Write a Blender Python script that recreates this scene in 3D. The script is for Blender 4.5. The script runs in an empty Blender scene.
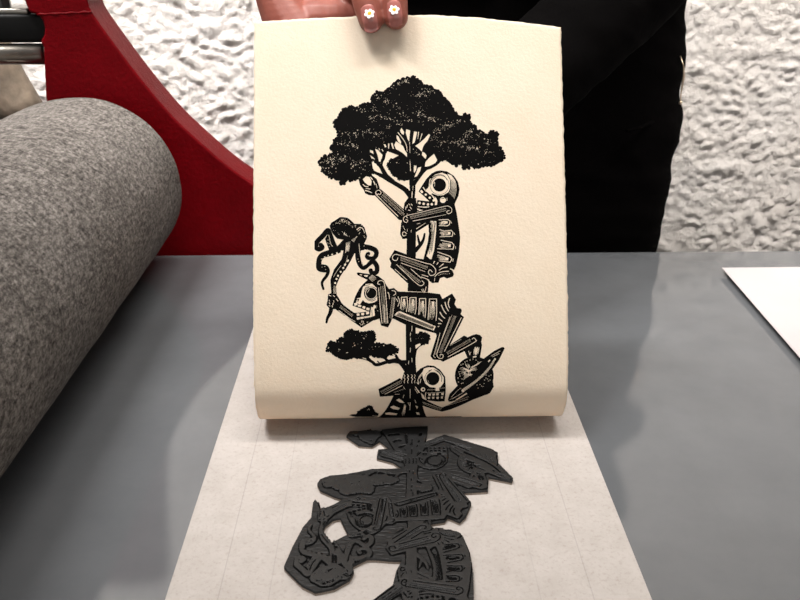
import bpy, bmesh, math, random
import numpy as np
from mathutils import Vector, Matrix, noise

# ------------------------------------------------------------------ camera, light, exposure
C = bpy.context.scene.collection
SC = bpy.context.scene
BED = 0.90                      # height of the press bed above the floor
FPX = 800.0                     # focal length in pixels of the 800 px wide frame
EYE = 0.31                      # camera above the bed
_n = math.sqrt(17 ** 2 + 373 ** 2 + FPX ** 2)
PSI, TH = math.asin(17 / _n), math.asin(373 / _n)
FW = np.array([math.sin(PSI) * math.cos(TH), math.cos(PSI) * math.cos(TH), -math.sin(TH)])
RT = np.array([math.cos(PSI), -math.sin(PSI), 0.0])
UP = np.cross(RT, FW)

cam_data = bpy.data.cameras.new('camera')
cam_data.sensor_fit = 'HORIZONTAL'
cam_data.sensor_width = 36.0
cam_data.lens = 36.0 * FPX / 800.0
cam_data.clip_start = 0.01
cam = bpy.data.objects.new('camera', cam_data)
C.objects.link(cam)
cam.matrix_world = Matrix(((RT[0], UP[0], -FW[0], 0), (RT[1], UP[1], -FW[1], 0),
                           (RT[2], UP[2], -FW[2], BED + EYE), (0, 0, 0, 1)))
cam_data.dof.use_dof = True
cam_data.dof.focus_distance = 0.52
cam_data.dof.aperture_fstop = 22.0
SC.camera = cam

world = bpy.data.worlds.new('room_fill')
SC.world = world
world.use_nodes = True
world.node_tree.nodes['Background'].inputs[0].default_value = (1.0, 0.97, 0.94, 1)
world.node_tree.nodes['Background'].inputs[1].default_value = 0.17


def area(name, loc, target, sx, sy, power, col, spread=180):
    d = bpy.data.lights.new(name, 'AREA')
    d.shape = 'RECTANGLE'
    d.size, d.size_y = sx, sy
    d.energy = power
    d.color = col
    d.spread = math.radians(spread)
    o = bpy.data.objects.new(name, d)
    C.objects.link(o)
    o.location = loc
    o.rotation_euler = (Vector(target) - Vector(loc)).to_track_quat('-Z', 'Y').to_euler()
    return o


area('ceiling_tube_light', (-0.35, 0.12, 2.55), (-0.35, 0.20, 0.9), 1.1, 0.16, 6.8, (1.0, 0.955, 0.905))
area('ceiling_tube_light', (0.30, 0.55, 2.55), (0.30, 0.56, 0.9), 1.1, 0.16, 5.0, (1.0, 0.96, 0.92))
area('wall_wash_fill', (0.55, 0.50, 2.5), (0.5, 1.16, 1.1), 1.2, 0.16, 12.5, (1.0, 0.945, 0.89), 80)  # unseen lamp, added to brighten the right part of the wall
area('wall_wash_fill', (-0.70, 0.55, 2.5), (-0.40, 1.16, 1.2), 0.8, 0.16, 16, (1.0, 0.97, 0.95), 80)  # its added counterpart for the left part of the wall
area('room_fill', (0.25, -1.7, 1.65), (0.05, 0.45, 0.95), 2.4, 1.3, 15, (1.0, 0.95, 0.90))  # unseen soft fill from the front, added to lift the curled sheet

SC.view_settings.view_transform = 'Standard'
SC.view_settings.look = 'None'
SC.view_settings.gamma = 1.0
SC.view_settings.use_curve_mapping = False
SC.view_settings.exposure = -0.07

rnd = random.Random(7)


# ------------------------------------------------------------------ helpers
def ray(px, py):
    return FW + RT * ((px - 400) / FPX) + UP * ((300 - py) / FPX)


def on_bed(px, py, z=0.0):
    d = ray(px, py)
    p = d * ((z - EYE) / d[2])
    return np.array([p[0], p[1], z])


def at_y(px, py, y):
    d = ray(px, py)
    p = d * (y / d[1])
    return np.array([p[0], p[1], p[2] + EYE])


def mesh_obj(name, verts, faces, mat=None, parent=None, smooth=False, mats=None, fmat=None):
    me = bpy.data.meshes.new(name)
    me.from_pydata([tuple(map(float, v)) for v in verts], [], [tuple(map(int, f)) for f in faces])
    for m in (mats or ([mat] if mat else [])):
        me.materials.append(m)
    if fmat is not None:
        me.polygons.foreach_set('material_index', np.asarray(fmat, dtype=np.int32))
    if smooth:
        me.polygons.foreach_set('use_smooth', [True] * len(me.polygons))
    me.update()
    o = bpy.data.objects.new(name, me)
    C.objects.link(o)
    if parent:
        o.parent = parent
    return o


def bm_obj(name, bm, mat, parent=None, smooth=False):
    me = bpy.data.meshes.new(name)
    bm.to_mesh(me)
    bm.free()
    me.materials.append(mat)
    if smooth:
        me.polygons.foreach_set('use_smooth', [True] * len(me.polygons))
    o = bpy.data.objects.new(name, me)
    C.objects.link(o)
    if parent:
        o.parent = parent
    return o


def empty(name, loc=(0, 0, 0)):
    o = bpy.data.objects.new(name, None)
    C.objects.link(o)
    o.location = loc
    return o


def tag(o, label, cat, group=None):
    o['label'] = label
    o['category'] = cat
    if group:
        o['group'] = group


def box(bm, lo, hi):
    r = bmesh.ops.create_cube(bm, size=1)
    for v in r['verts']:
        v.co = Vector([(lo[i] + hi[i]) / 2 + v.co[i] * (hi[i] - lo[i]) for i in range(3)])
    return r['verts']


def bevel(o, w, seg=3, ang=30):
    m = o.modifiers.new('bevel', 'BEVEL')
    m.width, m.segments, m.limit_method, m.angle_limit = w, seg, 'ANGLE', math.radians(ang)
    return m


def tube(bm, pts, radii, n=16, cap=True):
    """sweep a circle along a polyline"""
    pts = [Vector(p) for p in pts]
    rings = []
    t0 = (pts[1] - pts[0]).normalized()
    a = t0.orthogonal().normalized()
    for i, p in enumerate(pts):
        t = (pts[min(i + 1, len(pts) - 1)] - pts[max(i - 1, 0)]).normalized()
        a = (a - t * a.dot(t)).normalized()
        b = t.cross(a)
        r = radii[i] if isinstance(radii, (list, tuple)) else radii
        rings.append([bm.verts.new(p + (a * math.cos(k * 2 * math.pi / n) + b * math.sin(k * 2 * math.pi / n)) * r)
                      for k in range(n)])
    for i in range(len(rings) - 1):
        for k in range(n):
            bm.faces.new((rings[i][k], rings[i][(k + 1) % n], rings[i + 1][(k + 1) % n], rings[i + 1][k]))
    if cap:
        bm.faces.new(rings[0][::-1])
        bm.faces.new(rings[-1])


_SPH = {}


def ellipsoid(bm, c, r, rot=None, seg=20):
    if seg not in _SPH:
        n = seg // 2 + 1
        P = [(0, 0, 1)] + [(math.sin(math.pi * i / n) * math.cos(2 * math.pi * j / seg), math.sin(math.pi * i / n) * math.sin(2 * math.pi * j / seg),
                            math.cos(math.pi * i / n)) for i in range(1, n) for j in range(seg)] + [(0, 0, -1)]
        Fs = [(0, 1 + j, 1 + (j + 1) % seg) for j in range(seg)]
        for i in range(n - 2):
            for j in range(seg):
                q = 1 + i * seg
                Fs.append((q + j, q + seg + j, q + seg + (j + 1) % seg, q + (j + 1) % seg))
        q = 1 + (n - 2) * seg
        Fs += [(q + (j + 1) % seg, q + j, len(P) - 1) for j in range(seg)]
        _SPH[seg] = (P, Fs)
    P, Fs = _SPH[seg]
    M = rot.to_3x3() if rot is not None else Matrix.Identity(3)
    c = Vector(c)
    vs = [bm.verts.new(c + M @ Vector((p[0] * r[0], p[1] * r[1], p[2] * r[2]))) for p in P]
    for f in Fs:
        bm.faces.new([vs[i] for i in f])


def limb(bm, pts, radii, step=0.35):
    """chain of overlapping spheres interpolated along a polyline: one tapered limb"""
    for i in range(len(pts) - 1):
        a, b = Vector(pts[i]), Vector(pts[i + 1])
        ra, rb = radii[i], radii[i + 1]
        n = max(2, int((b - a).length / (min(ra, rb) * step)))
        for k in range(n + 1):
            t = k / n
            r = ra + (rb - ra) * t
            ellipsoid(bm, a.lerp(b, t), (r, r, r), seg=14)


def fuse(name, bm, mat, voxel, parent=None, smooth=6, extra=None):
    """union of overlapping shapes as ONE continuous surface"""
    o = bm_obj(name + '_raw', bm, mat)
    m = o.modifiers.new('r', 'REMESH')
    m.mode, m.voxel_size, m.use_smooth_shade = 'VOXEL', voxel, True
    if smooth:
        s = o.modifiers.new('s', 'SMOOTH')
        s.factor, s.iterations = 0.5, smooth
    dg = bpy.context.evaluated_depsgraph_get()
    me = bpy.data.meshes.new_from_object(o.evaluated_get(dg))
    bpy.data.objects.remove(o)
    me.name = name
    if extra:
        extra(me)
    me.materials.clear()
    me.materials.append(mat)
    me.polygons.foreach_set('use_smooth', [True] * len(me.polygons))
    r = bpy.data.objects.new(name, me)
    C.objects.link(r)
    if parent:
        r.parent = parent
    return r


# ------------------------------------------------------------------ materials
class Mat:
    def __init__(self, name, col=(0.5, 0.5, 0.5), rough=0.6, metal=0.0, spec=0.5):
        self.m = bpy.data.materials.new(name)
        self.m.use_nodes = True
        self.nt = self.m.node_tree
        self.b = self.nt.nodes['Principled BSDF']
        self.b.inputs['Base Color'].default_value = (*col, 1)
        self.b.inputs['Roughness'].default_value = rough
        self.b.inputs['Metallic'].default_value = metal
        self.b.inputs['Specular IOR Level'].default_value = spec

    def node(self, kind, **kw):
        n = self.nt.nodes.new(kind)
        for k, v in kw.items():
            if k in n.inputs:
                n.inputs[k].default_value = v
            else:
                setattr(n, k, v)
        return n

    def link(self, a, b):
        self.nt.links.new(a, b)

    def coord(self, scale=(1, 1, 1), rot=(0, 0, 0)):
        t = self.node('ShaderNodeTexCoord')
        mp = self.node('ShaderNodeMapping')
        mp.inputs['Scale'].default_value = scale
        mp.inputs['Rotation'].default_value = rot
        self.link(t.outputs['Object'], mp.inputs['Vector'])
        return mp.outputs['Vector']

    def noise(self, vec, scale, detail=4, rough=0.6):
        n = self.node('ShaderNodeTexNoise', Scale=scale, Detail=detail, Roughness=rough)
        self.link(vec, n.inputs['Vector'])
        return n.outputs['Fac']

    def ramp(self, fac, stops):
        r = self.node('ShaderNodeValToRGB')
        e = r.color_ramp.elements
        while len(e) < len(stops):
            e.new(0.5)
        for i, (p, c) in enumerate(stops):
            e[i].position = p
            e[i].color = (*c, 1) if len(c) == 3 else c
        self.link(fac, r.inputs['Fac'])
        return r.outputs['Color']

    def mix(self, a, b, fac, mode='MIX'):
        n = self.node('ShaderNodeMix', data_type='RGBA', blend_type=mode)
        for s, v in ((n.inputs[0], fac), (n.inputs[6], a), (n.inputs[7], b)):
            if hasattr(v, 'links'):
                self.link(v, s)
            elif isinstance(v, (int, float)):
                s.default_value = v
            else:
                s.default_value = (*v, 1)
        return n.outputs[2]

    def color(self, s):
        self.link(s, self.b.inputs['Base Color'])

    def rough(self, s):
        self.link(s, self.b.inputs['Roughness'])

    def bump(self, h, strength, dist):
        n = self.node('ShaderNodeBump', Strength=strength, Distance=dist)
        self.link(h, n.inputs['Height'])
        prev = self.b.inputs['Normal'].links
        if prev:
            self.link(prev[0].from_socket, n.inputs['Normal'])
        self.link(n.outputs['Normal'], self.b.inputs['Normal'])


def mk_wall():
    m = Mat('white_stucco', (0.80, 0.775, 0.75), 0.85, spec=0.25)
    v = m.coord()
    m.color(m.ramp(m.noise(v, 9, 5), [(0.3, (0.81, 0.755, 0.705)), (0.7, (0.89, 0.85, 0.815))]))
    m.bump(m.noise(v, 150, 7, 0.75), 1.0, 0.006)
    return m.m


def mk_bed():
    m = Mat('grey_bed', (0.2, 0.2, 0.205), 0.22)
    v = m.coord()
    m.color(m.ramp(m.noise(v, 14, 6, 0.65), [(0.3, (0.100, 0.105, 0.112)), (0.7, (0.122, 0.128, 0.136))]))
    m.rough(m.ramp(m.noise(v, 30, 5), [(0.3, (0.035,) * 3), (0.7, (0.065,) * 3)]))
    m.bump(m.noise(v, 700, 3), 0.05, 0.0004)
    return m.m


def mk_red():
    m = Mat('red_enamel', (0.2, 0.008, 0.012), 0.40, spec=0.06)
    v = m.coord()
    m.color(m.ramp(m.noise(v, 25, 6), [(0.3, (0.085, 0.0006, 0.0020)), (0.75, (0.125, 0.0010, 0.0032))]))
    m.bump(m.noise(v, 220, 5, 0.65), 0.35, 0.002)
    return m.m


def mk_felt():
    m = Mat('grey_felt', (0.25, 0.23, 0.21), 0.95, spec=0.15)
    a = m.coord((1, 0.35, 1), (0.3, 0.2, 0.5))
    b = m.coord((0.35, 1, 1), (0.1, 0.6, -0.3))
    v = m.coord()
    n1 = m.noise(a, 420, 8, 0.82)
    n2 = m.noise(b, 300, 8, 0.84)
    big = m.noise(v, 22, 6, 0.7)
    c1 = m.ramp(n1, [(0.38, (0.02, 0.018, 0.016)), (0.50, (0.225, 0.208, 0.194)), (0.61, (0.58, 0.55, 0.52))])
    c2 = m.ramp(n2, [(0.39, (0.02, 0.018, 0.016)), (0.51, (0.22, 0.204, 0.19)), (0.62, (0.56, 0.53, 0.50))])
    c = m.mix(c1, c2, 0.5)
    sp = m.ramp(m.noise(b, 130, 8, 0.84), [(0.36, (0.18,) * 3), (0.46, (1, 1, 1))])
    c = m.mix(c, sp, 0.8, 'MULTIPLY')
    c = m.mix(c, m.ramp(big, [(0.3, (0.56, 0.54, 0.52)), (0.7, (0.84, 0.815, 0.79))]), 1.0, 'MULTIPLY')
    m.color(c)
    m.bump(m.noise(a, 260, 7, 0.8), 0.9, 0.003)
    m.bump(m.noise(v, 60, 4, 0.7), 0.5, 0.006)
    return m.m


def mk_paper():
    m = Mat('cream_cotton_paper', (0.8, 0.7, 0.55), 0.8, spec=0.2)
    v = m.coord()
    m.color(m.ramp(m.noise(v, 40, 5), [(0.3, (0.800, 0.712, 0.565)), (0.7, (0.840, 0.758, 0.618))]))
    m.bump(m.noise(v, 520, 5, 0.6), 0.42, 0.0011)
    tr = m.node('ShaderNodeBsdfTranslucent')
    tr.inputs['Color'].default_value = (0.85, 0.50, 0.22, 1)
    mx = m.node('ShaderNodeMixShader')
    mx.inputs[0].default_value = 0.24
    out = m.nt.nodes['Material Output']
    m.link(m.b.outputs[0], mx.inputs[1])
    m.link(tr.outputs[0], mx.inputs[2])
    m.link(mx.outputs[0], out.inputs['Surface'])
    return m.m


def mk_news():
    m = Mat('newsprint', (0.5, 0.45, 0.42), 0.85, spec=0.2)
    v = m.coord()
    c = m.ramp(m.noise(v, 55, 8, 0.75), [(0.3, (0.40, 0.365, 0.338)), (0.7, (0.48, 0.445, 0.42))])
    c = m.mix(c, m.ramp(m.noise(v, 420, 4, 0.7), [(0.30, (0.86, 0.83, 0.81)), (0.48, (1, 1, 1))]), 1.0, 'MULTIPLY')
    # pencil rules drawn along the sheet
    sx = m.node('ShaderNodeSeparateXYZ')
    t = m.node('ShaderNodeTexCoord')
    m.link(t.outputs['Object'], sx.inputs[0])
    for x0, wd, k in ((-0.0868, 0.0003, 0.84), (-0.0610, 0.0003, 0.90), (0.1046, 0.0003, 0.85), (0.0775, 0.0003, 0.93)):
        d = m.node('ShaderNodeMath', operation='SUBTRACT')
        m.link(sx.outputs[0], d.inputs[0])
        d.inputs[1].default_value = x0
        ab = m.node('ShaderNodeMath', operation='ABSOLUTE')
        m.link(d.outputs[0], ab.inputs[0])
        lt = m.node('ShaderNodeMath', operation='LESS_THAN')
        m.link(ab.outputs[0], lt.inputs[0])
        lt.inputs[1].default_value = wd
        c = m.mix(c, m.mix(c, (k, k, k), 1.0, 'MULTIPLY'), lt.outputs[0])
    m.color(c)
    m.bump(m.noise(v, 30, 5), 0.12, 0.003)
    return m.m


def plain(name, col, rough=0.6, metal=0.0, spec=0.5, nscale=60, var=0.15, bump=0.0, bdist=0.001):
    m = Mat(name, col, rough, metal, spec)
    v = m.coord()
    f = m.noise(v, nscale, 5)
    m.color(m.ramp(f, [(0.3, tuple(c * (1 - var) for c in col)), (0.7, tuple(c * (1 + var) for c in col))]))
    if bump:
        m.bump(m.noise(v, nscale * 2, 4), bump, bdist)
    return m.m


M_WALL, M_BED, M_RED, M_FELT, M_PAPER, M_NEWS = mk_wall(), mk_bed(), mk_red(), mk_felt(), mk_paper(), mk_news()
M_FLOOR = plain('concrete_floor', (0.18, 0.17, 0.16), 0.7, nscale=8)
M_INK = plain('black_ink', (0.0034, 0.0032, 0.0031), 0.7, spec=0.03, nscale=90)
M_LINO = plain('inked_black_rubber', (0.0125, 0.0125, 0.0128), 0.42, spec=0.36, nscale=300, var=0.25, bump=0.30, bdist=0.0006)
M_GROOVE_SHADE = plain('shaded_bare_rubber', (0.002, 0.002, 0.002), 0.8, spec=0.08, nscale=200, var=0.2, bump=0.3, bdist=0.0006)  # bare rubber, with the shade of narrow grooves put into its colour
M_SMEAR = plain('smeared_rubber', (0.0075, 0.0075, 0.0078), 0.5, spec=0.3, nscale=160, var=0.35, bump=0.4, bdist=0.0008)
M_BACKING = plain('brown_block_backing', (0.30, 0.25, 0.21), 0.9)
M_BLACKMETAL = plain('black_painted_metal', (0.003, 0.003, 0.003), 0.5, spec=0.12)
M_STEEL = plain('bare_steel', (0.26, 0.245, 0.22), 0.30, 1.0, nscale=40, bump=0.1)
M_DARKSTEEL = plain('dark_steel', (0.06, 0.06, 0.06), 0.45, 0.6)
M_TAN = plain('weathered_beige_metal', (0.21, 0.165, 0.12), 0.7, nscale=22, var=0.75, bump=0.4, bdist=0.004)
M_WHITE = plain('white_printing_paper', (0.47, 0.435, 0.435), 0.8, spec=0.2, nscale=12, var=0.03)
M_UNDERSHADE = plain('under_sheet_shade', (0.05, 0.048, 0.046), 0.9)  # dark colour stands in for the shade under the lifted sheet
M_CLOTH = plain('black_cotton', (0.0020, 0.0018, 0.0018), 0.95, spec=0.015, nscale=25, bump=0.3, bdist=0.004)
M_DENIM = plain('black_denim', (0.0020, 0.0017, 0.0017), 0.95, spec=0.015, nscale=300, bump=0.3, bdist=0.001)
M_BRASS = plain('pale_brass', (0.75, 0.58, 0.42), 0.3, 1.0)
M_HAIR = plain('dark_hair', (0.02, 0.012, 0.009), 0.5)
M_SHOE = plain('black_leather', (0.01, 0.01, 0.01), 0.5)
M_EYE = plain('eye_white', (0.7, 0.68, 0.66), 0.2)


def mk_skin():
    m = Mat('brown_skin', (0.36, 0.125, 0.085), 0.48, spec=0.4)
    v = m.coord()
    m.color(m.ramp(m.noise(v, 70, 5), [(0.3, (0.215, 0.058, 0.040)), (0.7, (0.29, 0.090, 0.064))]))
    m.b.inputs['Subsurface Weight'].default_value = 0.12
    m.b.inputs['Subsurface Radius'].default_value = (0.006, 0.002, 0.001)
    m.bump(m.noise(v, 600, 3), 0.12, 0.0006)
    return m.m


M_SKIN = mk_skin()
M_NAIL = plain('pink_nail_polish', (0.40, 0.145, 0.125), 0.16, nscale=200, var=0.06)
M_PETAL = plain('white_nail_paint', (0.85, 0.80, 0.80), 0.3, var=0.03)
M_YOLK = plain('yellow_nail_paint', (0.80, 0.40, 0.01), 0.3, var=0.03)

# ------------------------------------------------------------------ setting: floor and stucco wall
WALL_Y = 1.16
o = mesh_obj('floor', [(-3, -2.2, 0), (3, -2.2, 0), (3, WALL_Y + .1, 0), (-3, WALL_Y + .1, 0)], [(0, 1, 2, 3)], M_FLOOR)
o['kind'] = 'structure'


def wall_h(x, z):
    p = Vector((x * 1.0 + 0.25 * z, z * 1.15, 3.1))
    p = p * 1.95
    w = noise.noise_vector(p * 9.0) * 0.03
    q = p + w
    h = 0.0
    r1 = abs(noise.noise(q * 26.0)) * 2.0
    r2 = abs(noise.noise(q * 52.0 + Vector((7, 3, 1)))) * 2.0
    h += 0.0014 * noise.noise(q * 15.0)
    h += 0.0036 * r1
    h += 0.0024 * r2
    h += 0.0016 * abs(noise.noise(q * 88.0)) * 2
    h += 0.0012 * noise.noise(q * 150.0)
    return h


xs = np.concatenate([np.linspace(-3, -1.05, 12)[:-1], np.arange(-1.05, 1.25, 0.0034), np.linspace(1.25, 3, 10)])
zs = np.concatenate([np.linspace(0, BED - 0.20, 5)[:-1], np.arange(BED - 0.20, BED + 0.70, 0.0034), np.linspace(BED + 0.70, 2.9, 8)])
V, F = [], []
for z in zs:
    for x in xs:
        e_ = min(max(0, min(x + 1.05, 1.25 - x, z - BED + .2, BED + .70 - z)) / .06, 1)
        V.append((x, WALL_Y - (0.86 * wall_h(x, z) * e_ if e_ > 0 else 0), z))
nx = len(xs)
for i in range(len(zs) - 1):
    for j in range(nx - 1):
        F.append((i * nx + j, i * nx + j + 1, (i + 1) * nx + j + 1, (i + 1) * nx + j))
o = mesh_obj('wall_back', V, F, M_WALL, smooth=True)
o['kind'] = 'structure'

# ------------------------------------------------------------------ press bed
BACK = 0.7817
bm = bmesh.new()
box(bm, (-1.0, 0.06, BED - 0.022), (0.95, BACK, BED))
bed = bm_obj('press_bed', bm, M_BED, smooth=True)
bevel(bed, 0.0035, 4)
tag(bed, 'wide flat grey press bed with a soft sheen', 'press bed')
bm = bmesh.new()
for x in (-0.9, 0.85):
    for y in (0.14, 0.68):
        box(bm, (x - .03, y - .03, 0), (x + .03, y + .03, BED - 0.10))
box(bm, (-0.95, 0.10, BED - 0.10), (0.92, 0.16, BED - 0.022))
box(bm, (-0.95, 0.66, BED - 0.10), (0.92, 0.72, BED - 0.022))
bm_obj('bed_rail', bm, M_DARKSTEEL, bed)

# ------------------------------------------------------------------ felt roller
FY_ = 0.7905
RR, RX, RY = 0.084, -0.2805, 0.763
prof = []          # (y, radius) of the felt sleeve, soft rounded rim at the far end
rim = 0.016
Y0 = -0.12
n_len = 60
for k in range(n_len + 1):
    prof.append((Y0 + (RY - rim - Y0) * k / n_len, RR))
for k in range(1, 9):
    a = k / 8 * math.pi / 2
    prof.append((RY - rim + rim * math.sin(a), RR - rim + rim * math.cos(a)))
prof.append((RY + 0.0005, RR - 0.022))
V, F = [], []
NS = 160
for y, r in prof:
    for k in range(NS):
        a = 2 * math.pi * k / NS
        d = 0.0007 * noise.noise(Vector((math.cos(a) * 3, math.sin(a) * 3, y * 30)))
        V.append((RX + (r + d) * math.cos(a) * (1.30 if math.cos(a) < 0 else 1.0), y, BED + RR + (r + d) * math.sin(a) + 0.0007))
for i in range(len(prof) - 1):
    for k in range(NS):
        F.append((i * NS + k, (i + 1) * NS + k, (i + 1) * NS + (k + 1) % NS, i * NS + (k + 1) % NS))
roller = empty('press_roller', (RX, 0.3, BED))
tag(roller, 'thick roller wrapped in grey-brown felt lying along the grey bed', 'roller')


def keep(o, root):
    o.parent = root
    o.matrix_parent_inverse = Matrix.Translation(-root.location)
    return o


keep(mesh_obj('felt_cover', V, F, M_FELT, smooth=True), roller)
bm = bmesh.new()
tube(bm, [(RX, Y0 + .002, BED + RR), (RX, RY - 0.004, BED + RR)], RR - 0.012, 64)
keep(bm_obj('steel_core', bm, M_STEEL), roller)
bm = bmesh.new()
tube(bm, [(RX, RY - 0.006, BED + RR), (RX, FY_ - 0.0005, BED + RR)], 0.022, 32)
keep(bm_obj('axle', bm, M_STEEL), roller)

# ------------------------------------------------------------------ red press frame
FY, FT = 0.7905, 0.045


def cr(P, n=6):
    out = []
    Q = [P[0]] + list(P) + [P[-1]]
    for i in range(1, len(Q) - 2):
        p0, p1, p2, p3 = (np.array(q, dtype=float) for q in Q[i - 1:i + 3])
        for j in range(n):
            t = j / n
            out.append(0.5 * (2 * p1 + (p2 - p0) * t + (2 * p0 - 5 * p1 + 4 * p2 - p3) * t * t + (3 * p1 - p0 - 3 * p2 + p3) * t ** 3))
    out.append(np.array(P[-1], dtype=float))
    return out


front = [(87, 0), (92, 13), (117, 48), (143, 82), (173, 117), (208, 149.5), (230, 168), (253, 184)]
front = [(float(x_), float(y_)) for x_, y_ in cr(front)]
pts = [at_y(px, py, FY) for px, py in front]
pts = [(p[0], p[2]) for p in pts]
top = [(-0.312, 0.52), (-0.298, 0.40), (-0.282, 0.29)]
low = [(-0.112, 0.056), (-0.085, 0.042), (-0.052, 0.033), (-0.05, -0.12), (-0.10, -0.2), (-0.12, -0.9), (-0.46, -0.9), (-0.46, -0.02)]
lf = [(-0.46, 0.09), (at_y(45.6, 98, FY)[0], 0.095)]
for px, py in ((45.5, 97), (44.5, 75), (43.5, 52), (43, 46), (40, 42), (41, 40), (44, 35), (44.5, 28), (42.5, 21), (38.5, 15.5), (35, 14), (29, 12.5), (24, 0)):
    p = at_y(px, py, FY)
    lf.append((p[0], p[2]))
lf += [(-0.372, 0.30), (-0.382, 0.40), (-0.392, 0.52)]
outline = top + pts + low + lf
bm = bmesh.new()
fv = [bm.verts.new((x, FY, BED + z)) for x, z in outline]
face = bm.faces.new(fv)
ext = bmesh.ops.extrude_face_region(bm, geom=[face])
for v in ext['geom']:
    if isinstance(v, bmesh.types.BMVert):
        v.co.y += FT
bmesh.ops.recalc_face_normals(bm, faces=bm.faces)
frame = empty('printing_press', (-0.28, FY, 0))
tag(frame, 'red painted iron side of the printing press, curving down behind the felt roller', 'printing press')
sf = keep(bm_obj('side_frame', bm, M_RED), frame)
bevel(sf, 0.0022, 3, 25)
# cast seam across the upright
a, b = at_y(37, 14.6, FY), at_y(92, 12.0, FY)
bm = bmesh.new()
sp = []
for k in range(15):
    t = k / 14
    sp.append((a[0] + (b[0] - a[0]) * t, FY + 0.0006, BED + a[2] + (b[2] - a[2]) * t + 0.0003 * math.sin(k * 2.3)))
tube(bm, sp, [0.0011 + 0.0003 * math.sin(k * 1.7) for k in range(15)], 8)
keep(bm_obj('weld_seam', bm, M_RED, smooth=True), frame)
# black cross beam in the slot, with a bright upper lip
def frame_box(name, p0, p1, y0, y1, mat, bev):
    bm = bmesh.new()
    lo, hi = at_y(*p0, y0), at_y(*p1, y0)
    box(bm, (min(lo[0], hi[0]), y0, BED + min(lo[2], hi[2])), (max(lo[0], hi[0]), y1, BED + max(lo[2], hi[2])))
    o = keep(bm_obj(name, bm, mat, smooth=True), frame)
    bevel(o, bev, 3)
    return o


frame_box('cross_beam', (-160, 43.5), (46, 14), FY + 0.006, FY + 0.045, M_BLACKMETAL, 0.004)
frame_box('beam_lip', (-160, 15), (27, 8.5), FY + 0.008, FY + 0.05, M_STEEL, 0.002)
c1 = at_y(40, 54, FY + 0.012)
rr_ = 0.0098
bm = bmesh.new()
tube(bm, [(-0.62, FY + 0.012, BED + c1[2]), (c1[0] + .004, FY + 0.012, BED + c1[2])], rr_, 32)
keep(bm_obj('tie_rod', bm, M_STEEL, smooth=True), frame)
# dark bolt head on top of the beam at the picture's edge
p = at_y(-2, 4, FY + 0.01)
bm = bmesh.new()
tube(bm, [(p[0], FY + 0.02, BED + p[2] - .01), (p[0], FY + 0.02, BED + p[2] + .006)], 0.0075, 6)
keep(bm_obj('bolt', bm, M_DARKSTEEL), frame)

# weathered beige arm slanting down behind the roller
sy = 0.93
bm = bmesh.new()
path = [at_y(px, py, sy) for px, py in ((-32, 15), (-13, 50), (1, 78), (17, 104), (36, 132))]
tube(bm, [(p[0], sy, BED + p[2]) for p in path], [0.027, 0.027, 0.026, 0.0255, 0.025], 20)
p0 = path[-1]
tube(bm, [(p0[0] - .004, sy, BED + p0[2] + .006), (p0[0] + .02, sy + .02, 0.45), (p0[0] + .02, sy + .02, 0.0)], 0.019, 16)
strut = bm_obj('strut', bm, M_TAN, smooth=True)
tag(strut, 'weathered beige metal strut slanting down behind the felt roller', 'strut')
bm = bmesh.new()
tube(bm, [(p[0] + .004, sy - 0.0195, BED + p[2]) for p in path[1:]], 0.0045, 8)
rib = bm_obj('rib', bm, M_TAN, strut, smooth=True)

# ------------------------------------------------------------------ newsprint under the block
V, F = [], []
NX0, NX1, NY0, NY1 = -0.1135, 0.1339, 0.16, 0.70
bm = bmesh.new()
box(bm, (NX0, NY0, BED), (NX1, NY1, BED + 0.0003))
news = bm_obj('newsprint_sheet', bm, M_NEWS)
tag(news, 'long off-white newsprint sheet with pencil rules lying under the black block', 'paper sheet')

# white sheets at the right edge of the bed
def flat_sheet(name, corners, z, th, mat, lift):
    n = 12
    V, F = [], []
    c = [np.array(q) for q in corners]
    for layer in (0, 1):
        for i in range(n + 1):
            for j in range(n + 1):
                s, t = i / n, j / n
                p = (c[0] * (1 - s) + c[1] * s) * (1 - t) + (c[3] * (1 - s) + c[2] * s) * t
                zz = z + lift * (1 - t) ** 3 + layer * th
                V.append((p[0], p[1], BED + zz))
    m = (n + 1) ** 2
    for i in range(n):
        for j in range(n):
            a = i * (n + 1) + j
            F.append((m + a, m + a + n + 1, m + a + n + 2, m + a + 1))
            F.append((a, a + 1, a + n + 2, a + n + 1))
    for i in range(n):
        for (a, b) in ((i * (n + 1), (i + 1) * (n + 1)), ((i + 1) * (n + 1) + n, i * (n + 1) + n), (i + 1, i), (n * (n + 1) + i, n * (n + 1) + i + 1)):
            F.append((a, b, m + b, m + a))
    o = mesh_obj(name, V, F, mat, smooth=False)
    return o


q0, q1 = on_bed(722, 268, 0.004), on_bed(803, 361.5, 0.004)
dirv = (q1 - q0)[:2] / np.linalg.norm((q1 - q0)[:2])
A = q0[:2]
Bp = A + dirv * 0.5
right = np.array([0.42, 0.012])
top_sheet = flat_sheet('paper_sheet', [A, Bp, Bp + right, A + right], 0.0022, 0.0005, M_WHITE, 0.0016)
tag(top_sheet, 'plain white paper sheet on a dark board, near the wall at the bed\'s right end', 'paper sheet')
A2 = A + np.array([0.0035, -0.007])
under = flat_sheet('paper_sheet', [A2, A2 + dirv * 0.49, A2 + dirv * 0.49 + right, A2 + right], 0.0, 0.0020, M_UNDERSHADE, 0.0)  # lower sheet of the stack, painted as the shadowed gap
tag(under, 'lower sheet coloured dark as the shade beneath the lifted white sheet', 'board')
under.name = 'shade_under_sheet'

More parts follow.
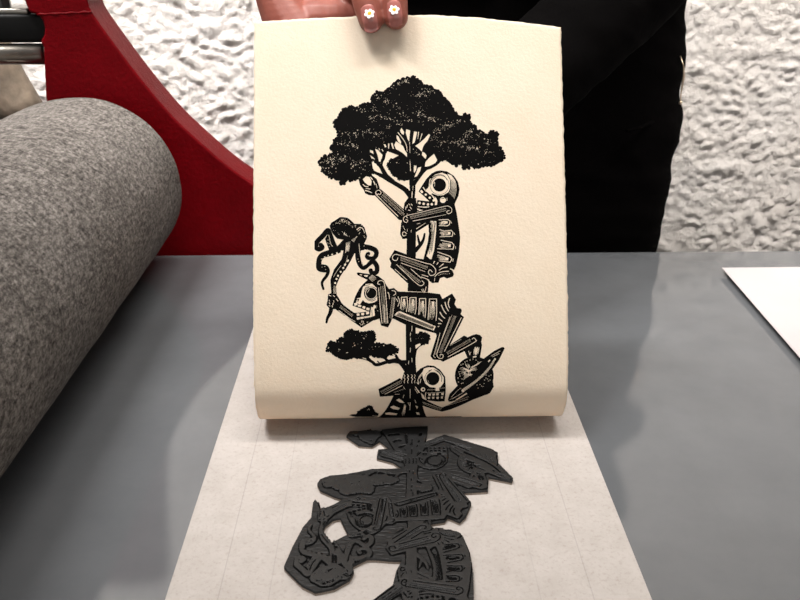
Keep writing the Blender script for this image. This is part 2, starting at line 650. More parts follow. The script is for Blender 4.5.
# ------------------------------------------------------------------ the pulled print: sheet geometry
HB, R, YC, LEAN = 0.0045, 0.02829, 0.47245, 0.52585
BEND, RELAX = 0.22, 0.035            # the last of the bend eases out up the sheet
SL, CL = math.sin(LEAN), math.cos(LEAN)
V1 = R * (math.pi / 2 + LEAN - BEND)
TV = np.linspace(0, 0.33, 1651)
TPH = np.where(TV < V1, TV / R, math.pi / 2 + LEAN - BEND * np.exp(-(TV - V1) / RELAX))
_dv = TV[1] - TV[0]
_dy, _dz = -np.cos(TPH), np.sin(TPH)
TY = YC + np.concatenate([[0], np.cumsum((_dy[1:] + _dy[:-1]) / 2) * _dv])
TZ = HB + np.concatenate([[0], np.cumsum((_dz[1:] + _dz[:-1]) / 2) * _dv])


def sheet(u, v, off=0.0):
    """point of the printed side at (u, v); off > 0 is outward from the printed face"""
    if v <= 0:
        return (u, YC - v, BED + HB - off)
    ph = np.interp(v, TV, TPH)
    return (u, np.interp(v, TV, TY) - off * math.sin(ph), BED + np.interp(v, TV, TZ) - off * math.cos(ph))


def sheet_arr(u, v, off):
    ph = np.interp(v, TV, TPH)
    return np.stack([u, np.interp(v, TV, TY) - off * np.sin(ph), BED + np.interp(v, TV, TZ) - off * np.cos(ph)], -1)


def to_uv(px, py):
    """where a line of sight meets the printed face"""
    d = ray(px, py)
    g = EYE + d[2] / d[1] * TY - TZ
    i = np.where((g[1:] > 0) != (g[:-1] > 0))[0]
    if len(i) == 0:
        i = int(np.argmin(np.abs(g)))
        return d[0] * TY[i] / d[1], TV[i]
    i = i[np.argmin(TY[i])]
    t = g[i] / (g[i] - g[i + 1])
    y = TY[i] + (TY[i + 1] - TY[i]) * t
    return d[0] * y / d[1], TV[i] + _dv * t


# sheet outline, deckled
U0, U1 = -0.0853, 0.1175
VT = to_uv(405, 15)[1]
NU, NV = 120, 210
VBOT = -0.075


def v_top(u):
    s = (u - U0) / (U1 - U0)
    base = VT - 0.0044 + 0.0044 * math.sin(min(s / 0.56, 1) * math.pi / 2) - (0.0088 * ((s - 0.56) / 0.44) ** 1.5 if s > 0.56 else 0)
    return base + 0.0004 * noise.noise(Vector((u * 260, 1.5, 0))) + 0.0002 * noise.noise(Vector((u * 900, 4.5, 0)))


V, F = [], []
for off in (0.0, -0.00035):
    for i in range(NV + 1):
        for j in range(NU + 1):
            s, t = j / NU, i / NV
            u = U0 + (U1 - U0) * s
            v = VBOT + (v_top(u) - VBOT) * t
            dk = 0.0005 * noise.noise(Vector((v * 170, s * 9, 2))) + 0.0003 * noise.noise(Vector((v * 700, s * 9, 5)))
            dk += 0.0004 * max(v, 0) / VT * (1 if s > .5 else -1)
            uu = u + dk * (abs(s - 0.5) * 2) ** 12
            V.append(sheet(uu, v, off))
m = (NU + 1) * (NV + 1)
for i in range(NV):
    for j in range(NU):
        a = i * (NU + 1) + j
        F.append((a, a + 1, a + NU + 2, a + NU + 1))
        F.append((m + a, m + a + NU + 1, m + a + NU + 2, m + a + 1))
for j in range(NU):
    F.append((j, m + j, m + j + 1, j + 1))
    a = NV * (NU + 1) + j
    F.append((a, a + 1, m + a + 1, m + a))
for i in range(NV):
    a = i * (NU + 1)
    F.append((a, a + NU + 1, m + a + NU + 1, m + a))
    a += NU
    F.append((a, m + a, m + a + NU + 1, a + NU + 1))
root_print = empty('art_print', (0, YC, BED))
tag(root_print, 'cream deckle-edged paper printed with a black tree and skeletons, held up by the fingers', 'art print')
keep(mesh_obj('paper', V, F, M_PAPER, smooth=True), root_print)

# ------------------------------------------------------------------ the picture, cut as black (1) and clear (0) areas
CELL = 0.00016
GU0, GU1, GV0, GV1 = -0.046, 0.082, 0.010, 0.262
GW, GH = int((GU1 - GU0) / CELL), int((GV1 - GV0) / CELL)
ink = np.zeros((GH, GW), dtype=np.uint8)
PXC = 0.00065 / CELL       # cells per photo pixel
ORG = dict(A=(310, 130), B=(360, 70), C=(370, 120), D=(430, 110), E=(350, 160), F=(400, 165), G=(390, 210), H=(310, 210),
           I=(310, 260), J=(380, 240), L=(360, 275), M=(420, 275), N=(320, 315), O=(400, 315), P=(430, 345), Q=(370, 360),
           R=(330, 400), X=(0, 0))


def pts_of(t, s):
    ox, oy = ORG[t]
    k = 1.0 if t == 'X' else 10.0
    out = []
    for w in s.split():
        x, y = w.split(',')
        out.append((ox + float(x) / k, oy + float(y) / k))
    return out


def cells(P):
    out = []
    for x, y in P:
        u, v = to_uv(x, y)
        out.append(((u - GU0) / CELL, (v - GV0) / CELL))
    return np.array(out)


def fill_c(G, val, dst=None):
    dst = ink if dst is None else dst
    h, w = dst.shape
    x, y = G[:, 0], G[:, 1]
    x2, y2 = np.roll(x, -1), np.roll(y, -1)
    for i in range(max(0, int(y.min())), min(h, int(y.max()) + 2)):
        yc = i + 0.5
        mk = (y <= yc) != (y2 <= yc)
        if not mk.any():
            continue
        xc = np.sort(x[mk] + (yc - y[mk]) / (y2[mk] - y[mk]) * (x2[mk] - x[mk]))
        for a, b in zip(xc[::2], xc[1::2]):
            ia, ib = max(0, int(math.ceil(a - 0.5))), min(w, int(math.floor(b - 0.5)) + 1)
            if ib > ia:
                dst[i, ia:ib] = val


def seg_c(a, b, ra, rb, val):
    lo = np.floor(np.minimum(a, b) - max(ra, rb) - 1).astype(int)
    hi = np.ceil(np.maximum(a, b) + max(ra, rb) + 1).astype(int)
    x0, y0 = max(lo[0], 0), max(lo[1], 0)
    x1, y1 = min(hi[0], GW), min(hi[1], GH)
    if x1 <= x0 or y1 <= y0:
        return
    X = np.arange(x0, x1)[None, :] + 0.5
    Y = np.arange(y0, y1)[:, None] + 0.5
    d = b - a
    L = d @ d
    t = np.clip(((X - a[0]) * d[0] + (Y - a[1]) * d[1]) / L, 0, 1) if L > 1e-9 else np.zeros((y1 - y0, x1 - x0))
    rr = ra + (rb - ra) * t
    mk = (X - a[0] - t * d[0]) ** 2 + (Y - a[1] - t * d[1]) ** 2 <= rr * rr
    ink[y0:y1, x0:x1][mk] = val


def smooth_path(P, n=5):
    if len(P) < 3:
        return P
    out = []
    Q = [P[0]] + list(P) + [P[-1]]
    for i in range(1, len(Q) - 2):
        p0, p1, p2, p3 = (np.array(q) for q in Q[i - 1:i + 3])
        for k in range(n):
            t = k / n
            out.append(tuple(0.5 * (2 * p1 + (p2 - p0) * t + (2 * p0 - 5 * p1 + 4 * p2 - p3) * t * t + (3 * p1 - p0 - 3 * p2 + p3) * t ** 3)))
    out.append(P[-1])
    return out


def stroke(P, w0, w1, val, sm=True):
    G = cells(smooth_path(P) if sm else P)
    n = len(G)
    if n == 1:
        seg_c(G[0], G[0], w0 * PXC / 2, w0 * PXC / 2, val)
    for i in range(n - 1):
        a, b = i / (n - 1), (i + 1) / (n - 1)
        seg_c(G[i], G[i + 1], (w0 + (w1 - w0) * a) * PXC / 2, (w0 + (w1 - w0) * b) * PXC / 2, val)


def K(t, s):
    fill_c(cells(pts_of(t, s)), 1)


def W(t, s):
    fill_c(cells(pts_of(t, s)), 0)


def k(t, s, w0=1.0, w1=None):
    stroke(pts_of(t, s), w0, w0 if w1 is None else w1, 1)


def w(t, s, w0=0.8, w1=None):
    stroke(pts_of(t, s), w0 * 0.84, (w0 if w1 is None else w1) * 0.84, 0)


def dots(t, s, d, val=0):
    for p in pts_of(t, s):
        stroke([p], d, d, val)


def ring(t, c, r, wd, val):
    P = [(c[0] + r * math.cos(a * math.pi / 18), c[1] + r * math.sin(a * math.pi / 18)) for a in range(37)]
    stroke(pts_of(t, ' '.join('%g,%g' % q for q in P)), wd, wd, val, False)


def disc(t, c, r, val):
    fill_c(cells(pts_of(t, ' '.join('%g,%g' % (c[0] + r * math.cos(a * math.pi / 20), c[1] + r * math.sin(a * math.pi / 20)) for a in range(40)))), val)


def hatch(t, s, thick, step=1.15, wd=0.5, edge=0.35):
    wd, edge, thick = wd * 0.72, edge * 0.8, thick * 0.8
    """row of fine cross ticks along a bone, between two hairlines; thick in tile units"""
    a, b = (np.array(p) for p in pts_of(t, s))
    L = np.linalg.norm(b - a)
    d = (b - a) / L
    nrm = np.array([-d[1], d[0]])
    th = thick / 20
    n = int(L / step)
    for i in range(n + 1):
        c = a + d * L * i / n
        stroke([tuple(c - nrm * th), tuple(c + nrm * th * 0.5 + d * 0.3)], wd, wd * 0.6, 0, False)
    if edge:
        for q in (1.5,):
            stroke([tuple(a + nrm * th * q), tuple(b + nrm * th * q)], edge, edge, 0, False)


def lines_in(t, s, n, wd, val, jit=0.0):
    """n hairlines running between the two long sides of a quad p0-p1 / p3-p2"""
    p = [np.array(q) for q in pts_of(t, s)]
    for i in range(n):
        f = (i + 0.5) / n
        a, b = p[0] * (1 - f) + p[3] * f, p[1] * (1 - f) + p[2] * f
        j0, j1 = rnd.uniform(0, jit), rnd.uniform(0, jit)
        stroke([tuple(a + (b - a) * j0), tuple(b - (b - a) * j1)], wd, wd * .7, val, False)


def foliage(P, rough=1.0, nspeck=100, seed=1, only_edge=None):
    G = cells(P)
    fill_c(G, 1)
    n = len(P)
    for i in range(n):
        a, b = np.array(P[i]), np.array(P[(i + 1) % n])
        L = np.linalg.norm(b - a)
        m = max(1, int(L / 1.3))
        for q in range(m):
            c = a + (b - a) * (q + rnd.random()) / m
            if only_edge and not only_edge(c):
                continue
            c = c + np.array([rnd.uniform(-.5, .5), rnd.uniform(-.5, .5)]) * rough
            stroke([tuple(c)], rnd.uniform(1.2, 3.5) * rough, 1, 1)


SOLID = {}


def specks(t, s, n, spread, d0=0.45, d1=1.05):
    spread *= 1.3
    n = int(n * 0.7)
    """white gouge specks scattered about a ridge line"""
    P = smooth_path(pts_of(t, s), 4)
    for _ in range(n):
        p = P[rnd.randrange(len(P))]
        q = (p[0] + rnd.gauss(0, spread), p[1] + rnd.gauss(0, spread * 0.7))
        d = rnd.uniform(d0, d1) * (0.6 if rnd.random() < .6 else 1)
        u, v = to_uv(*q)
        ci, cj = int((v - GV0) / CELL), int((u - GU0) / CELL)
        r = int(1.5 * PXC)
        if ci - r < 0 or cj - r < 0 or ci + r >= GH or cj + r >= GW or SOLID['m'][ci - r:ci + r + 1:r, cj - r:cj + r + 1:r].min() == 0:
            continue
        if rnd.random() < .12:
            e = (q[0] + rnd.uniform(-.5, .6), q[1] + rnd.uniform(-.3, .5))
            stroke([q, e], d, d * .5, 0, False)
        else:
            stroke([q], d, d, 0)


# --- tree crown
crown = pts_of('X', '338.3,135 333.4,123 337.5,118 343,110 351,106 358,108 365,103 372,104 371.5,98 377,91.5 384,92.5 390,88 395,82 '
               '403,78.5 415,77 417,79 423,84.5 430,85.5 433,89 438,91 444,97 450,104.5 454,110 457,114 460,117 464.5,114 469.5,114.5 '
               '470.5,124 476,126 477,130 484,132.5 487.5,136.5 489,132.5 493.5,131 498.5,134 497,139 498.5,146 501,149 504,154 '
               '505.3,158.5 500,161.5 494,165 486,165.5 479,167.5 474.5,168.5 472,166 468,168.5 463.5,169 462,164.5 459,163.5 457,166.5 '
               '449,162 445,160 441,160 439,161.5 434,166 425,168 421,172 414,180 380,180 374,163 374,158 371,156 372.5,160 373.5,165 372,175 '
               '366,176 362,176.5 357,178.5 354,180 351.5,181.5 349.5,179.5 346.5,179 345.5,183.5 340.5,184 339.5,179.5 330,178 325,173 '
               '321.5,171.5 323,167 319.5,164.5 318.8,161 322.5,157.5 324,156 329,156.5 329,154 333.5,152.5 331.5,150 330.5,146 333.5,144 334,139 339,138')
foliage(crown, 1.0, 0, only_edge=lambda c: not (374 < c[0] < 440 and c[1] > 150) and not (366 < c[0] <= 374 and 150 < c[1] < 166))
for s in ('0,300 30,308 36,340 0,322', '0,352 40,380 60,420 20,392', '50,288 80,300 125,350 110,420 90,415 75,350', '135,240 155,245 165,270 150,275',
          '180,235 193,235 191,285 182,285', '210,230 226,230 240,290 225,285', '265,150 285,165 312,220 307,242 280,215 265,180',
          '315,78 342,120 336,150 310,130 300,105', '363,92 402,105 397,150 391,217 375,190 358,130', '440,113 471,120 456,190 446,225 423,241 429,190',
          '590,138 602,150 572,215 547,240 530,270 517,315 480,280 453,260 500,225 540,190', '525,318 547,330 566,355 556,391 518,350',
          '260,213 300,238 332,263 347,300 371,335 369,371 330,332 290,307 260,292 243,250',
          '175,313 230,333 287,355 250,375 220,390 205,415 165,440 190,480 215,530 225,560 270,570 275,610 215,610 170,530 140,480 118,440 150,390 160,340',
          '18,418 60,438 87,480 112,520 147,557 110,552 60,532 28,480', '18,538 60,563 102,590 125,612 60,612 28,580',
          '435,453 466,458 461,502 440,532', '480,478 512,468 502,510 470,562 443,572 460,530', '640,338 672,400 652,436 600,461 548,467 555,420 590,380'):
    W('C', s)
w('C', '280,125 340,205 365,260 371,312', 0.9, 0.6)
w('C', '485,122 478,190', 1.1, 0.5)
w('C', '520,138 498,210', 1.1, 0.4)
w('C', '396,225 400,330', 0.5)
w('C', '398,395 405,510', 0.7)
w('C', '120,295 130,310', 1.0)
w('C', '90,285 97,300', 1.0)
W('E', '20,0 60,0 60,-20 20,-20') if False else None
# left limb region below the crown's edge
for s in ('240,35 285,65 310,105 345,155 290,140 250,110', '225,140 320,180 440,260 545,330 580,385 540,440 300,280 270,200'):
    W('E', s)
k('E', '610,370 555,300 470,245 380,195 330,160 260,132 222,108', 5.5, 2.6)
k('E', '430,215 350,140 312,70 322,0', 4.2, 2.6)
k('E', '312,62 270,28 228,-5', 2.4, 2.0)
foliage(pts_of('E', '405,-10 372,45 385,80 412,130 442,168 482,172 492,212 510,200 545,212 590,200 600,-10'), 0.6, only_edge=lambda c: c[0] < 400)
W('E', '556,203 588,210 590,296 553,257')
w('E', '500,205 512,215', 1.1)
w('E', '527,208 538,242', 1.0)
K('E', '598,0 640,0 636,200 655,222 655,300 646,400 672,490 560,500 585,380 575,340 600,330 592,220')
k('X', '412.5,186 418,178 425,169.5 431,167 437,163.5 441,159.5', 4.2, 2.4)
w('E', '600,10 605,110', 0.7)
w('E', '622,320 618,385', 1.1, 0.8)
w('E', '630,260 628,300', 0.5)
# crown ridges
SOLID['m'] = ink.copy()
for t, s, n, sp in (('B', '430,110 480,110 360,150 280,205', 45, 1.3), ('B', '560,250 620,240 660,210 740,250', 60, 1.8), ('B', '580,430 650,460 740,490', 55, 1.6),
                    ('B', '130,240 180,270', 25, 1.5), ('B', '240,340 280,300 330,350', 25, 1.6), ('B', '110,490 200,460 310,490', 40, 1.7),
                    ('B', '20,400 130,390', 25, 1.7), ('B', '290,570 390,540', 30, 1.4), ('B', '380,400 620,380', 40, 4), ('B', '480,490 600,510', 20, 2),
                    ('A', '300,130 400,140 460,170', 45, 1.4), ('A', '180,320 280,290 360,300', 75, 2.2), ('A', '380,40 560,20 700,50', 60, 2.0),
                    ('A', '430,340 520,310', 30, 1.8), ('A', '200,380 500,400', 35, 3), ('A', '110,320 160,300', 10, 1.2),
                    ('D', '30,100 90,95', 14, .8), ('D', '60,220 110,185 190,150 330,110', 75, 1.5), ('D', '400,210 340,270 230,330', 65, 1.4),
                    ('D', '380,380 430,370 500,410 590,435', 55, 1.5), ('D', '290,340 350,325', 25, 1.2), ('D', '440,250 540,280 600,350', 40, 2.5),
                    ('D', '0,270 120,320', 40, 2.2), ('D', '200,400 500,510', 14, 3), ('D', '640,500 740,485', 5, .8), ('C', '600,170 780,60', 30, 2)):
    specks(t, s, int(n * 1.25), sp)
for t, s in (('B', '20,400 300,200 600,200 780,400'), ('B', '50,560 300,350 700,430'), ('A', '150,330 400,250 600,350'), ('A', '380,60 700,80'), ('D', '30,200 300,260 620,420'), ('D', '100,400 400,460 650,480')):
    specks(t, s, 70, 6, .3, .6)
specks('C', '230,440 330,400 350,500', 14, 2)
specks('C', '420,310 480,300 520,390', 22, 2)
# --- climbing figure: raised arm
K('E', '85,185 100,250 138,300 150,332 190,352 250,357 302,310 292,260 267,190 215,150 180,150 120,170')
W('E', '160,163 195,170 217,215 211,255 182,253 145,222 128,192')
w('E', '130,245 150,262 180,268', 1.0)
w('E', '155,305 190,315 218,328', 1.3, 0.7)
w('E', '160,285 200,290', 0.8)
w('E', '235,212 250,245', 1.1)
w('E', '205,172 225,196', 0.9)
w('E', '262,240 270,280', 0.5)
K('E', '245,352 305,290 575,525 545,605 490,600')
w('E', '278,347 256,330 266,310 290,303 310,322 300,346 282,338', 0.75)
w('E', '258,342 300,385 480,562', 0.8)
hatch('E', '325,352 535,545', 30)
w('E', '330,325 545,515', 0.4)
# trunk below the arms
K('X', '409,198 416,198 417,212 416,222 415.8,262 407,262 406.8,222')
# hand gripping the trunk
K('E', '580,380 545,430 533,500 560,540 690,510 668,430 640,390')
for s in ('588,440 600,450', '575,452 568,475', '600,470 615,490', '585,500 600,505', '612,440 622,452', '560,470 556,495'):
    w('E', s, 0.8)
# --- skull, climbing figure
K('F', '185,265 230,190 270,130 320,82 360,62 400,54 470,64 540,110 580,170 596,240 585,310 545,392 480,420 350,440 300,372 240,312')
K('F', '172,350 240,358 310,366 345,378 360,420 250,455 170,440')
W('F', '300,140 350,96 420,76 470,98 500,148 503,230 484,272 432,302 380,306 345,293 322,283 300,300 272,272 250,262 268,238 290,212 285,170')
ring('F', (395, 200), 96, 0.35, 1)
k('F', '300,185 315,135 350,108 400,97 445,112 470,150', 0.9, 0.4)
k('F', '308,195 325,150 360,120', 0.6, 0.4)
k('F', '262,200 285,160 275,225 262,232', 2.0, 0.8)
disc('F', (394, 200), 66, 1)
w('F', '348,175 345,215', 0.7, 0.3)
w('F', '336,190 345,165', 0.4)
for i in range(6):
    f = i / 5
    w('F', '%g,%g %g,%g %g,%g %g,%g' % (478 + 32 * f, 92 + 12 * f, 512 + 40 * f, 160 + 5 * f, 515 + 47 * f, 230 + 20 * f, 492 + 50 * f, 285 + 50 * f), 0.75, 0.35)
dots('F', '213,262 220,270 258,297 297,327 336,355', 2.3)
dots('F', '195,380 237,388 280,395 318,393', 2.5)
w('F', '232,225 250,250', 1.2)
W('F', '300,282 330,305 362,330 375,360 366,415 345,415 352,368 325,318')
k('F', '318,290 350,330', 0.5)
w('F', '180,416 260,422 345,408', 1.0)
disc('F', (430, 350), 30, 0)
k('F', '445,325 470,345 455,375', 1.0)
k('F', '410,330 440,335', 0.6)
w('F', '470,330 470,355', 0.5)
W('F', '170,435 200,440 175,452')
# --- torso, climbing figure
K('X', '448,203 454.5,204 456.5,212 459,228 460.2,238 459,252 456,266 454,270 445,266 432,264 423.5,259 425,253 428,241 428.8,230 428,222 418,228 412,222 430,206')
K('G', '112,125 100,240 125,290 172,287 200,260 262,222 384,145 400,105 250,90')
# upper arm bone
K('F', '15,510 80,490 430,402 505,402 532,440 522,485 480,502 130,590 60,600 20,590')
w('F', '65,505 200,475 440,415 490,415 517,440 512,475 480,487 468,465 492,455', 0.75)
w('F', '75,530 60,512 36,528 38,560 62,576 78,556 60,545', 0.75)
hatch('F', '105,523 455,440', 26)
w('F', '130,560 460,496', 0.8, 0.4)
w('G', '265,188 355,130', 0.8, 0.4)
w('G', '270,140 300,132', 0.5)
w('G', '165,235 140,218 124,235 135,260 160,250', 0.75)
w('G', '130,160 150,200', 0.5)
w('G', '175,190 172,215', 0.5)
w('G', '212,200 212,225', 0.4)
w('G', '215,300 210,350', 0.4)
K('G', '168,285 258,285 258,480 165,470')
W('G', '260,222 383,147 390,240 372,330 347,420 332,500 262,480')
k('G', '255,405 310,340 335,290 346,238', 4.2, 1.8)
k('G', '300,345 287,305 277,255', 3.2, 1.6)
W('G', '403,110 462,112 462,200 442,400 412,502 363,458 392,380 412,250')
lines_in('G', '405,115 368,455 412,495 460,115', 7, 0.52, 1, 0.3)
k('G', '408,115 414,230 395,370 368,455', 0.35)


def rib(t, out, inner, tip, n=8, bright=True):
    O_ = pts_of(t, out)
    stroke(O_, 0.75, 0.75, 0, False)
    P4 = ' '.join(inner.split())
    lines_in(t, P4, n, 0.42, 0, 0.35)
    if bright:
        W(t, tip)


rib('G', '490,98 580,95 602,112 594,146 572,158 492,157', '490,112 565,108 570,142 490,150', '540,112 574,110 578,132 550,136')
rib('G', '497,196 540,210 612,203 630,226 622,262 500,267', '495,215 600,216 604,250 495,258', '575,218 604,218 604,244 580,242')
rib('G', '510,302 618,325 640,350 630,392 475,387', '495,322 605,335 608,375 478,380', '575,342 608,342 605,370 580,370')
rib('G', '478,420 598,462 620,486 602,522 458,505', '475,445 580,474 585,508 462,498', '550,474 586,478 582,502 560,500')
for s in ('612,120 616,132', '640,230 648,244', '655,365 655,385', '632,490 628,512'):
    w('G', s, 0.7)
# --- leg, climbing figure
K('J', '145,100 92,190 112,232 102,270 280,436 275,512 480,522 487,420 470,390 520,430 585,426 600,382 640,370 668,386 730,366 740,340 715,290 745,300 '
       '560,190 430,192 360,182 262,142')
w('J', '178,180 165,205 132,198 125,168 150,145 195,152 450,230 510,245 556,295 548,342 505,354 483,322 500,298 522,318', 0.8)
hatch('J', '208,182 470,276', 30)
w('J', '212,230 450,316', 0.8, 0.5)
w('J', '165,245 280,355 372,440 415,457 440,432 420,408', 0.75)
hatch('J', '200,258 400,418', 22)
w('J', '310,290 412,382', 0.7)
w('J', '150,292 268,398', 0.6)
w('J', '420,348 480,366', 0.8)
w('J', '412,370 455,385 490,400', 1.0, 0.6)
w('J', '415,495 440,535', 0.7)
w('J', '462,468 442,540', 0.8)
w('J', '430,490 442,520', 0.6)
for s in ('545,215 533,235', '580,228 567,245', '632,240 592,272', '670,272 628,280 592,302', '685,312 620,318 580,335 550,365'):
    w('J', s, 1.1, 0.7)
dots('J', '590,352 605,344 620,340 637,338 653,338 670,340 694,336', 0.7)
w('J', '548,380 545,410', 0.6)
w('J', '704,288 728,300', 1.2)
# --- octopus
K('H', '195,160 215,125 250,105 300,71 345,73 380,80 420,113 445,138 510,139 545,175 557,220 572,265 562,297 545,330 542,400 510,405 480,430 445,432 '
       '400,522 350,605 235,605 300,540 325,460 335,400 345,300 270,286 230,240 210,200')
k('H', '350,335 300,385 250,413 190,432 122,455 92,500 89,565', 7.8, 4.8)
k('X', '318.4,264 319,268.5 323,270 327,270', 5.0, 4.6)
k('X', '322,266.5 326,267 328.2,271 326.5,276 323,280.5 322,284 323.5,289', 4.2, 2.2)
K('H', '130,560 165,550 190,600 120,600')
k('H', '250,375 228,330 200,250 178,205 130,258 66,325 62,375 92,392 122,375 108,350', 5.4, 4.6)
K('H', '150,290 195,215 240,330 250,380 190,400')
w('H', '188,250 205,330 225,365', 0.5)
dots('H', '182,300 190,335 195,365 175,330', 0.6)
k('H', '525,365 600,378 655,405 662,450 630,485 580,478 567,450 585,436', 5.4, 3.6)
k('H', '492,350 478,450 495,530 535,575 590,535 630,515 668,560 665,620 622,632 607,605', 5.4, 4.4)
W('H', '505,410 560,415 585,400 560,430 545,470 570,500 600,500 560,545 530,560 520,520')
K('I', '310,0 240,95 203,200 214,342 266,346 265,250 300,170 370,60 412,0')
dots('I', '380,5 352,45 333,80 307,118 280,158 265,190 252,230', 2.0)
dots('H', '375,510 350,548', 2.0)
dots('H', '319,414', 2.1)
dots('H', '270,432 222,445', 1.8)
dots('H', '182,455 148,468 118,490', 1.2)
SOLID['m'] = ink.copy()
specks('H', '260,120 310,95 370,120 430,150', 170, 1.5, .45, .85)
specks('H', '230,150 260,240 400,250', 30, 1.6, .3, .6)
w('H', '340,235 375,262', 1.2, .5)
w('H', '345,225 350,250', .8)
for i in range(7):
    w('H', '%g,%g %g,%g' % (415 + i * 8, 300 - i * 5, 440 + i * 5, 318 - i * 9), 0.5)
w('H', '470,195 500,175 530,190 545,230', 1.2, .5)
w('H', '480,210 505,190', .6)
w('H', '500,225 490,240', .6)
for i in range(9):
    f = i / 8
    w('H', '%g,%g %g,%g' % (360 - 15 * f + 2 * i, 330 + 60 * f, 405 - 20 * f, 318 + 95 * f), 0.55, 0.3)
lines_in('H', '360,330 350,440 385,440 405,325', 6, 0.45, 0, 0.3)
w('H', '325,590 358,530 375,460', .35)
w('H', '490,340 498,420 520,540', 0.7, .4)
dots('H', '480,490 487,515 520,505 540,360 575,400 600,410 610,455 580,450', 0.8)
dots('H', '515,150 540,260 548,275', .8)
w('I', '235,170 270,110 310,55', 0.4)
for i in range(4):
    w('I', '%g,260 %g,335' % (238 + i * 8, 236 + i * 8), 0.35)
dots('I', '120,72 148,65 155,95', 0.7)
# --- flying figure: arm and hand on the octopus
K('I', '180,345 215,330 266,345 300,400 322,440 250,492 200,492 165,450 176,400')
k('X', '331.5,307 330.2,313 327.5,318 326.5,322.5', 4.6, 2.0)
K('X', '335,309 341.5,303 354,312.5 366,316 379,317 361.5,327.6')
for s in ('190,352 210,360', '232,355 245,365', '262,390 280,410', '190,400 196,410', '192,425 198,440', '190,455 200,462', '236,405 240,420', '232,430 228,450', '220,455 225,470'):
    w('I', s, 0.75)
w('I', '288,505 405,592', 0.75)
hatch('I', '305,462 425,555', 20, 1.1, .45)
w('I', '330,445 440,525', 0.4)
w('N', '250,10 352,65', 0.6)
dots('N', '400,85 415,70 432,72 425,95 440,85 410,98', 0.8)
w('N', '415,60 436,66 420,100', 0.5)
w('N', '470,72 480,70', .6)
# --- skull with horn, flying figure
K('I', '466,130 480,124 590,140 680,158 740,205 775,280 780,560 640,605 560,600 440,600 438,532 540,520 575,512 500,482 424,456 450,370 490,290 535,235 575,200 475,150')
W('I', '500,142 523,146 518,154 498,150')
W('I', '540,152 580,152 572,170 542,162')
for i in range(6):
    w('I', '%g,%g %g,%g' % (590 + i * 6, 180 - i * 6, 625 + i * 9, 215 - i * 6), 0.6, .3)
W('I', '560,240 620,236 668,280 680,400 640,425 600,432 560,432 528,400 500,445 460,428 470,385 508,375 518,310 530,270')
k('I', '590,268 560,275 545,310 548,360 575,395 620,410 655,395', 0.6)
k('I', '540,260 600,245', 0.5)
disc('I', (612, 332), 66, 1)
ring('I', (612, 332), 57, 0.7, 0)
w('I', '585,300 592,296 575,325', 0.5)
k('I', '520,440 560,430 600,450', 1.5, 1)
k('I', '468,400 488,392 478,412', 0.8)
for s in ('440,432 470,428 476,450 446,460', '480,445 515,452 510,472 478,466', '526,460 555,465 550,490 524,482', '566,474 597,482 592,505 562,498',
          '466,535 495,532 496,555 470,560', '510,530 542,528 540,552 514,552', '560,516 592,514 590,540 562,543'):
    W('I', s)
W('I', '466,575 600,558 612,470 640,475 650,555 610,570 470,598')
k('I', '618,500 622,560', .5)
k('I', '500,575 502,590', .5)
k('I', '540,570 542,585', .5)
disc('I', (652, 468), 20, 0)
k('I', '655,450 668,470 655,485', .8)
dots('I', '678,508', .8)
# --- torso, flying figure
K('X', '376,277 385,283 389,289 394,288 398,291.5 427.5,292.5 440,294 442.5,299 452,293.5 456,299.5 454.5,304 457,308 461,308.5 462,311 460.5,314 464,317.2 456.5,331 448,342 '
       '437,338 436,333.5 405,324.5 394,319 392,318.5 391,322 388,327.5 381,325.5 378,312')
w('L', '197,95 176,85 190,60 225,60 245,95 262,260 278,480', 0.8)
hatch('L', '222,112 258,480', 30, 1.1)
w('L', '186,130 200,300 220,482', 0.8)
w('L', '238,300 248,470', 0.9)
w('L', '318,155 350,163 356,190 335,203', 0.8)
hatch('L', '336,222 312,430', 24, 1.0)
w('L', '352,220 325,420', 0.5)
w('L', '280,175 290,195 295,240', 1.1, .6)
w('L', '380,218 396,262 378,312', 0.8)
w('L', '366,240 378,265', .7)
rib('L', '405,335 415,222 470,220 476,300 464,365', '425,240 410,350 450,365 462,240', '430,238 452,238 446,300 436,300', 7)
rib('L', '487,365 500,226 560,226 562,330 550,390', '510,242 490,375 540,390 552,242', '522,242 540,242 534,310 524,310', 7)
rib('L', '587,395 596,236 656,236 658,350 650,425', '608,255 592,400 640,425 648,255', '618,258 640,258 632,330 622,330', 7)
rib('L', '680,445 695,240 766,240 768,360 760,455', '708,262 685,445 745,460 756,262', '718,266 744,266 738,330 724,330', 8)
W('L', '368,372 400,362 758,513 737,556 343,403')
lines_in('L', '380,372 745,520 738,548 352,402', 5, 0.55, 1, 0.05)
k('L', '730,505 722,548', .5)
for s in ('295,235 282,285 296,328', '250,273 262,318 285,360', '215,303 235,350 262,388', '200,373 222,410 247,432', '188,435 222,462', '185,485 235,490', '183,515 226,520'):
    w('M', s, 1.2, .9)
